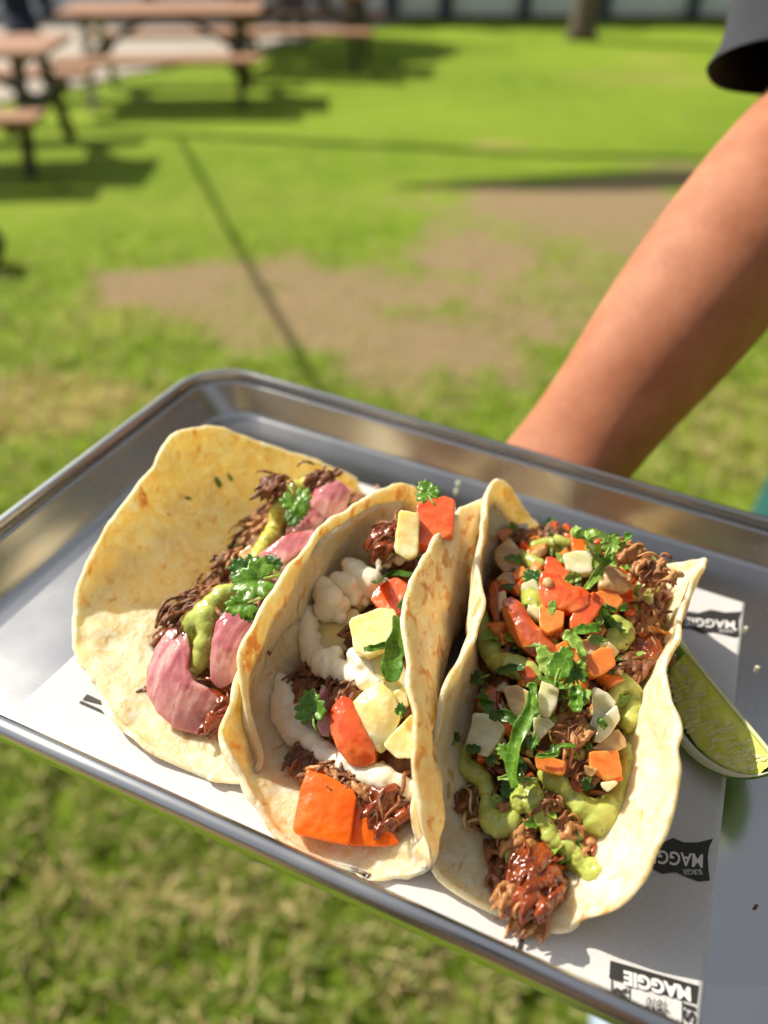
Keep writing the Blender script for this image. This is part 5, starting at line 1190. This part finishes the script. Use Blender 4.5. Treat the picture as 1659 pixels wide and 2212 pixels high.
# ------------------------------------------------------------------ the person holding the tray
per = empty('person', (.68, 1.0, 0))
Wr, Mf, El = W(1222, 1000, .478), W(1440, 720, .463), W(1745, 330, .475)
S_ = Vector((.445, .735, 1.49))
pal = TRAY @ Vector((.200, -.004, -.016)); 
ch = [((.79, 1.04, .93), (.15, .11), None), ((.77, 1.0, 1.10), (.135, .10), 0), ((.70, .93, 1.30), (.16, .12), 1), ((.665, .885, 1.46), (.11, .085), 2), ((.65, .86, 1.55), .055, 3), ((.63, .82, 1.66), (.075, .09), 4), ((.62, .80, 1.76), (.07, .085), 5),
      (tuple(S_+Vector((.04, .03, 0))), .062, 3), (tuple(S_.lerp(El, .45)), .050, 7), (tuple(El), .045, 8), (tuple(El.lerp(Mf, .35)), .0485, 9), (tuple(Mf), .0445, 10), (tuple(Mf.lerp(Wr, .55)), .0365, 11), (tuple(Wr), (.038, .031), 12), (tuple(Wr.lerp(pal, .6)), (.036, .022), 13), (tuple(pal), (.038, .013), 14),
      ((.86, .99, 1.46), .065, 3), ((.96, 1.03, 1.22), .046, 16), ((.97, .96, .98), .036, 17), ((.95, .91, .88), (.035, .02), 18),
      ((.70, 1.0, .90), .09, 0), ((.66, .97, .50), .055, 20), ((.67, 1.02, .09), .04, 21), ((.66, .90, .04), .038, 22),
      ((.90, 1.06, .90), .09, 0), ((.91, 1.04, .50), .055, 24), ((.93, 1.09, .09), .04, 25), ((.93, .97, .04), .038, 26)]
body = person_skin('body', ch, None, M['skin'], 2)
body.parent = per; body.matrix_parent_inverse = Matrix.Translation((-.68, -1.0, 0))
# fingers: short chains rooted in the palm, curled under the floor of the tray; thumb at the side
def fing(pts, r):
    q = [tuple(TRAY @ Vector(p)) for p in pts]
    o = person_skin('finger', [(q[0], r[0], None)]+[(q[i], r[i], i-1) for i in range(1, len(q))], None, M['skin'], 1)
    o.parent = per; o.matrix_parent_inverse = Matrix.Translation((-.68, -1.0, 0))
for k, (dx, ln) in enumerate(((-.030, .062), (-.010, .070), (.011, .066), (.030, .052))):
    fing([(.200+dx*.7, -.010, -.017), (.198+dx, -.034, -.016), (.196+dx*1.1, -.034-ln*.5, -.0125), (.196+dx*1.15, -.034-ln*.95, -.0105)], [.0095, .009, .008, .0068])
fing([(.170, -.004, -.017), (.150, -.018, -.018), (.138, -.036, -.015), (.132, -.052, -.0125)], [.012, .0105, .0095, .0075])
# T-shirt: trunk and the loose sleeve with its open hem
def shell(name, rings, mat, th, par):
    V = []; F = []; n = len(rings[0])
    for r in rings: V += r
    for j in range(len(rings)-1):
        for i in range(n): F.append((j*n+i, j*n+(i+1) % n, (j+1)*n+(i+1) % n, (j+1)*n+i))
    o = link(name, mesh(name, V, F), mat); mod(o, 'SOLIDIFY', thickness=th, offset=0); mod(o, 'SUBSURF', levels=1, render_levels=2)
    o.parent = par; o.matrix_parent_inverse = Matrix.Translation((-.68, -1.0, 0)); return o
m = NB('tshirt'); wv = m.noise(1.0, 2, .5, src=m.map((900, 900, 300)))
m.set(Base_Color=m.mix(m.noise(25, 3), (.016, .019, .028), (.026, .030, .044)), Roughness=.9, Sheen_Weight=.04); m.bump(wv, .3, .0006); M['shirt'] = m.m
def ringpts(c, ax, up, ra, rb, n=20, wob=0, sd=0):
    ax = ax.normalized(); a = (up-ax*up.dot(ax)).normalized(); b = ax.cross(a)
    return [c + a*ra*math.cos(2*math.pi*k/n)*(1+wob*math.sin(3*2*math.pi*k/n+sd)) + b*rb*math.sin(2*math.pi*k/n)*(1+wob*math.cos(2*2*math.pi*k/n+sd)) for k in range(n)]
HC = W(1652, 150, .50); SC_ = Vector((.475, .77, 1.475))
ha = W(1530, 168, .500) - HC; hb = W(1668, 202, .540) - HC
sa, sb = Vector((-.075, -.03, .0)), Vector((.02, -.06, -.075))
rings = []
for k, f in enumerate((0.0, .015, .1, .28, .5, .75, 1.0)):
    c = HC.lerp(SC_, f); a_, b_ = ha.lerp(sa, f), hb.lerp(sb, min(1, f*1.0))
    lft = W(1530, 168, .500).lerp(W(1612, -150, .585), min(1, f/.75)); a_ = a_.lerp(lft-c, math.sin(math.pi*min(1, f/.9))**.7 if f < .9 else 0)
    rings.append([c + a_*math.cos(2*math.pi*q/24)*(1+.03*math.sin(q*.9+k*.5)) + b_*math.sin(2*math.pi*q/24)*(1+.04*math.cos(q*.8)) for q in range(24)])
shell('sleeve', rings, M['shirt'], .0016, per)
rings = []
for z, cx, cy, ra, rb in ((.86, .79, 1.04, .19, .14), (1.0, .785, 1.02, .18, .135), (1.2, .745, .975, .19, .14), (1.35, .695, .92, .235, .155), (1.45, .67, .885, .255, .135), (1.515, .66, .872, .215, .105), (1.55, .652, .862, .085, .08), (1.56, .652, .862, .075, .072)):
    rings.append(ringpts(Vector((cx, cy, z)), Vector((0, 0, 1)), Vector((1, .25, 0)), ra, rb, 24, .02, z*5))
shell('shirt_trunk', rings, M['shirt'], .002, per)
for s_, hx, kx in ((0, .72, .675), (1, .90, .915)):
    rings = [ringpts(Vector((hx+(kx-hx)*f, 1.01-.02*f, .93-.36*f)), Vector((0, 0, 1)), Vector((1, 0, 0)), .102+.022*f, .115+.01*f, 20, .03, f*4) for f in (0, .25, .5, .75, 1.0)]
    if s_ == 0: M['teal'] = plain('teal_cloth', (.01, .09, .085), .85)
    shell('shorts_leg', rings, M['teal'], .002, per)
for q in ((.66, .95), (.93, 1.01)):
    o = person_skin('shoe', [((q[0], q[1]+.08, .055), .05, None), ((q[0], q[1]-.04, .05), .048, 0), ((q[0], q[1]-.14, .04), .038, 1)], None, M['black'], 1)
    o.parent = per; o.matrix_parent_inverse = Matrix.Translation((-.68, -1.0, 0))
bm = bmesh.new(); bmesh.ops.create_icosphere(bm, subdivisions=3, radius=.098, matrix=Matrix.Translation((.628, .825, 1.745)) @ Matrix.Diagonal((.92, 1.1, 1.05, 1)))
for v in bm.verts: v.co += (v.co-Vector((.628, .825, 1.745))).normalized()*noise.noise(v.co*30)*.012
hr = bm_obj('hair', bm, M['hair'], None, True); hr.parent = per; hr.matrix_parent_inverse = Matrix.Translation((-.68, -1.0, 0))
bm = bmesh.new()
for dx in (-.03, .03): bmesh.ops.create_icosphere(bm, subdivisions=2, radius=.012, matrix=Matrix.Translation((.612+dx, .722, 1.705)))
ey = bm_obj('eyes', bm, M['black'], None, True); ey.parent = per; ey.matrix_parent_inverse = Matrix.Translation((-.68, -1.0, 0))
tag(per, 'person in dark T-shirt holding the far side of the tray with a bare arm', 'person')
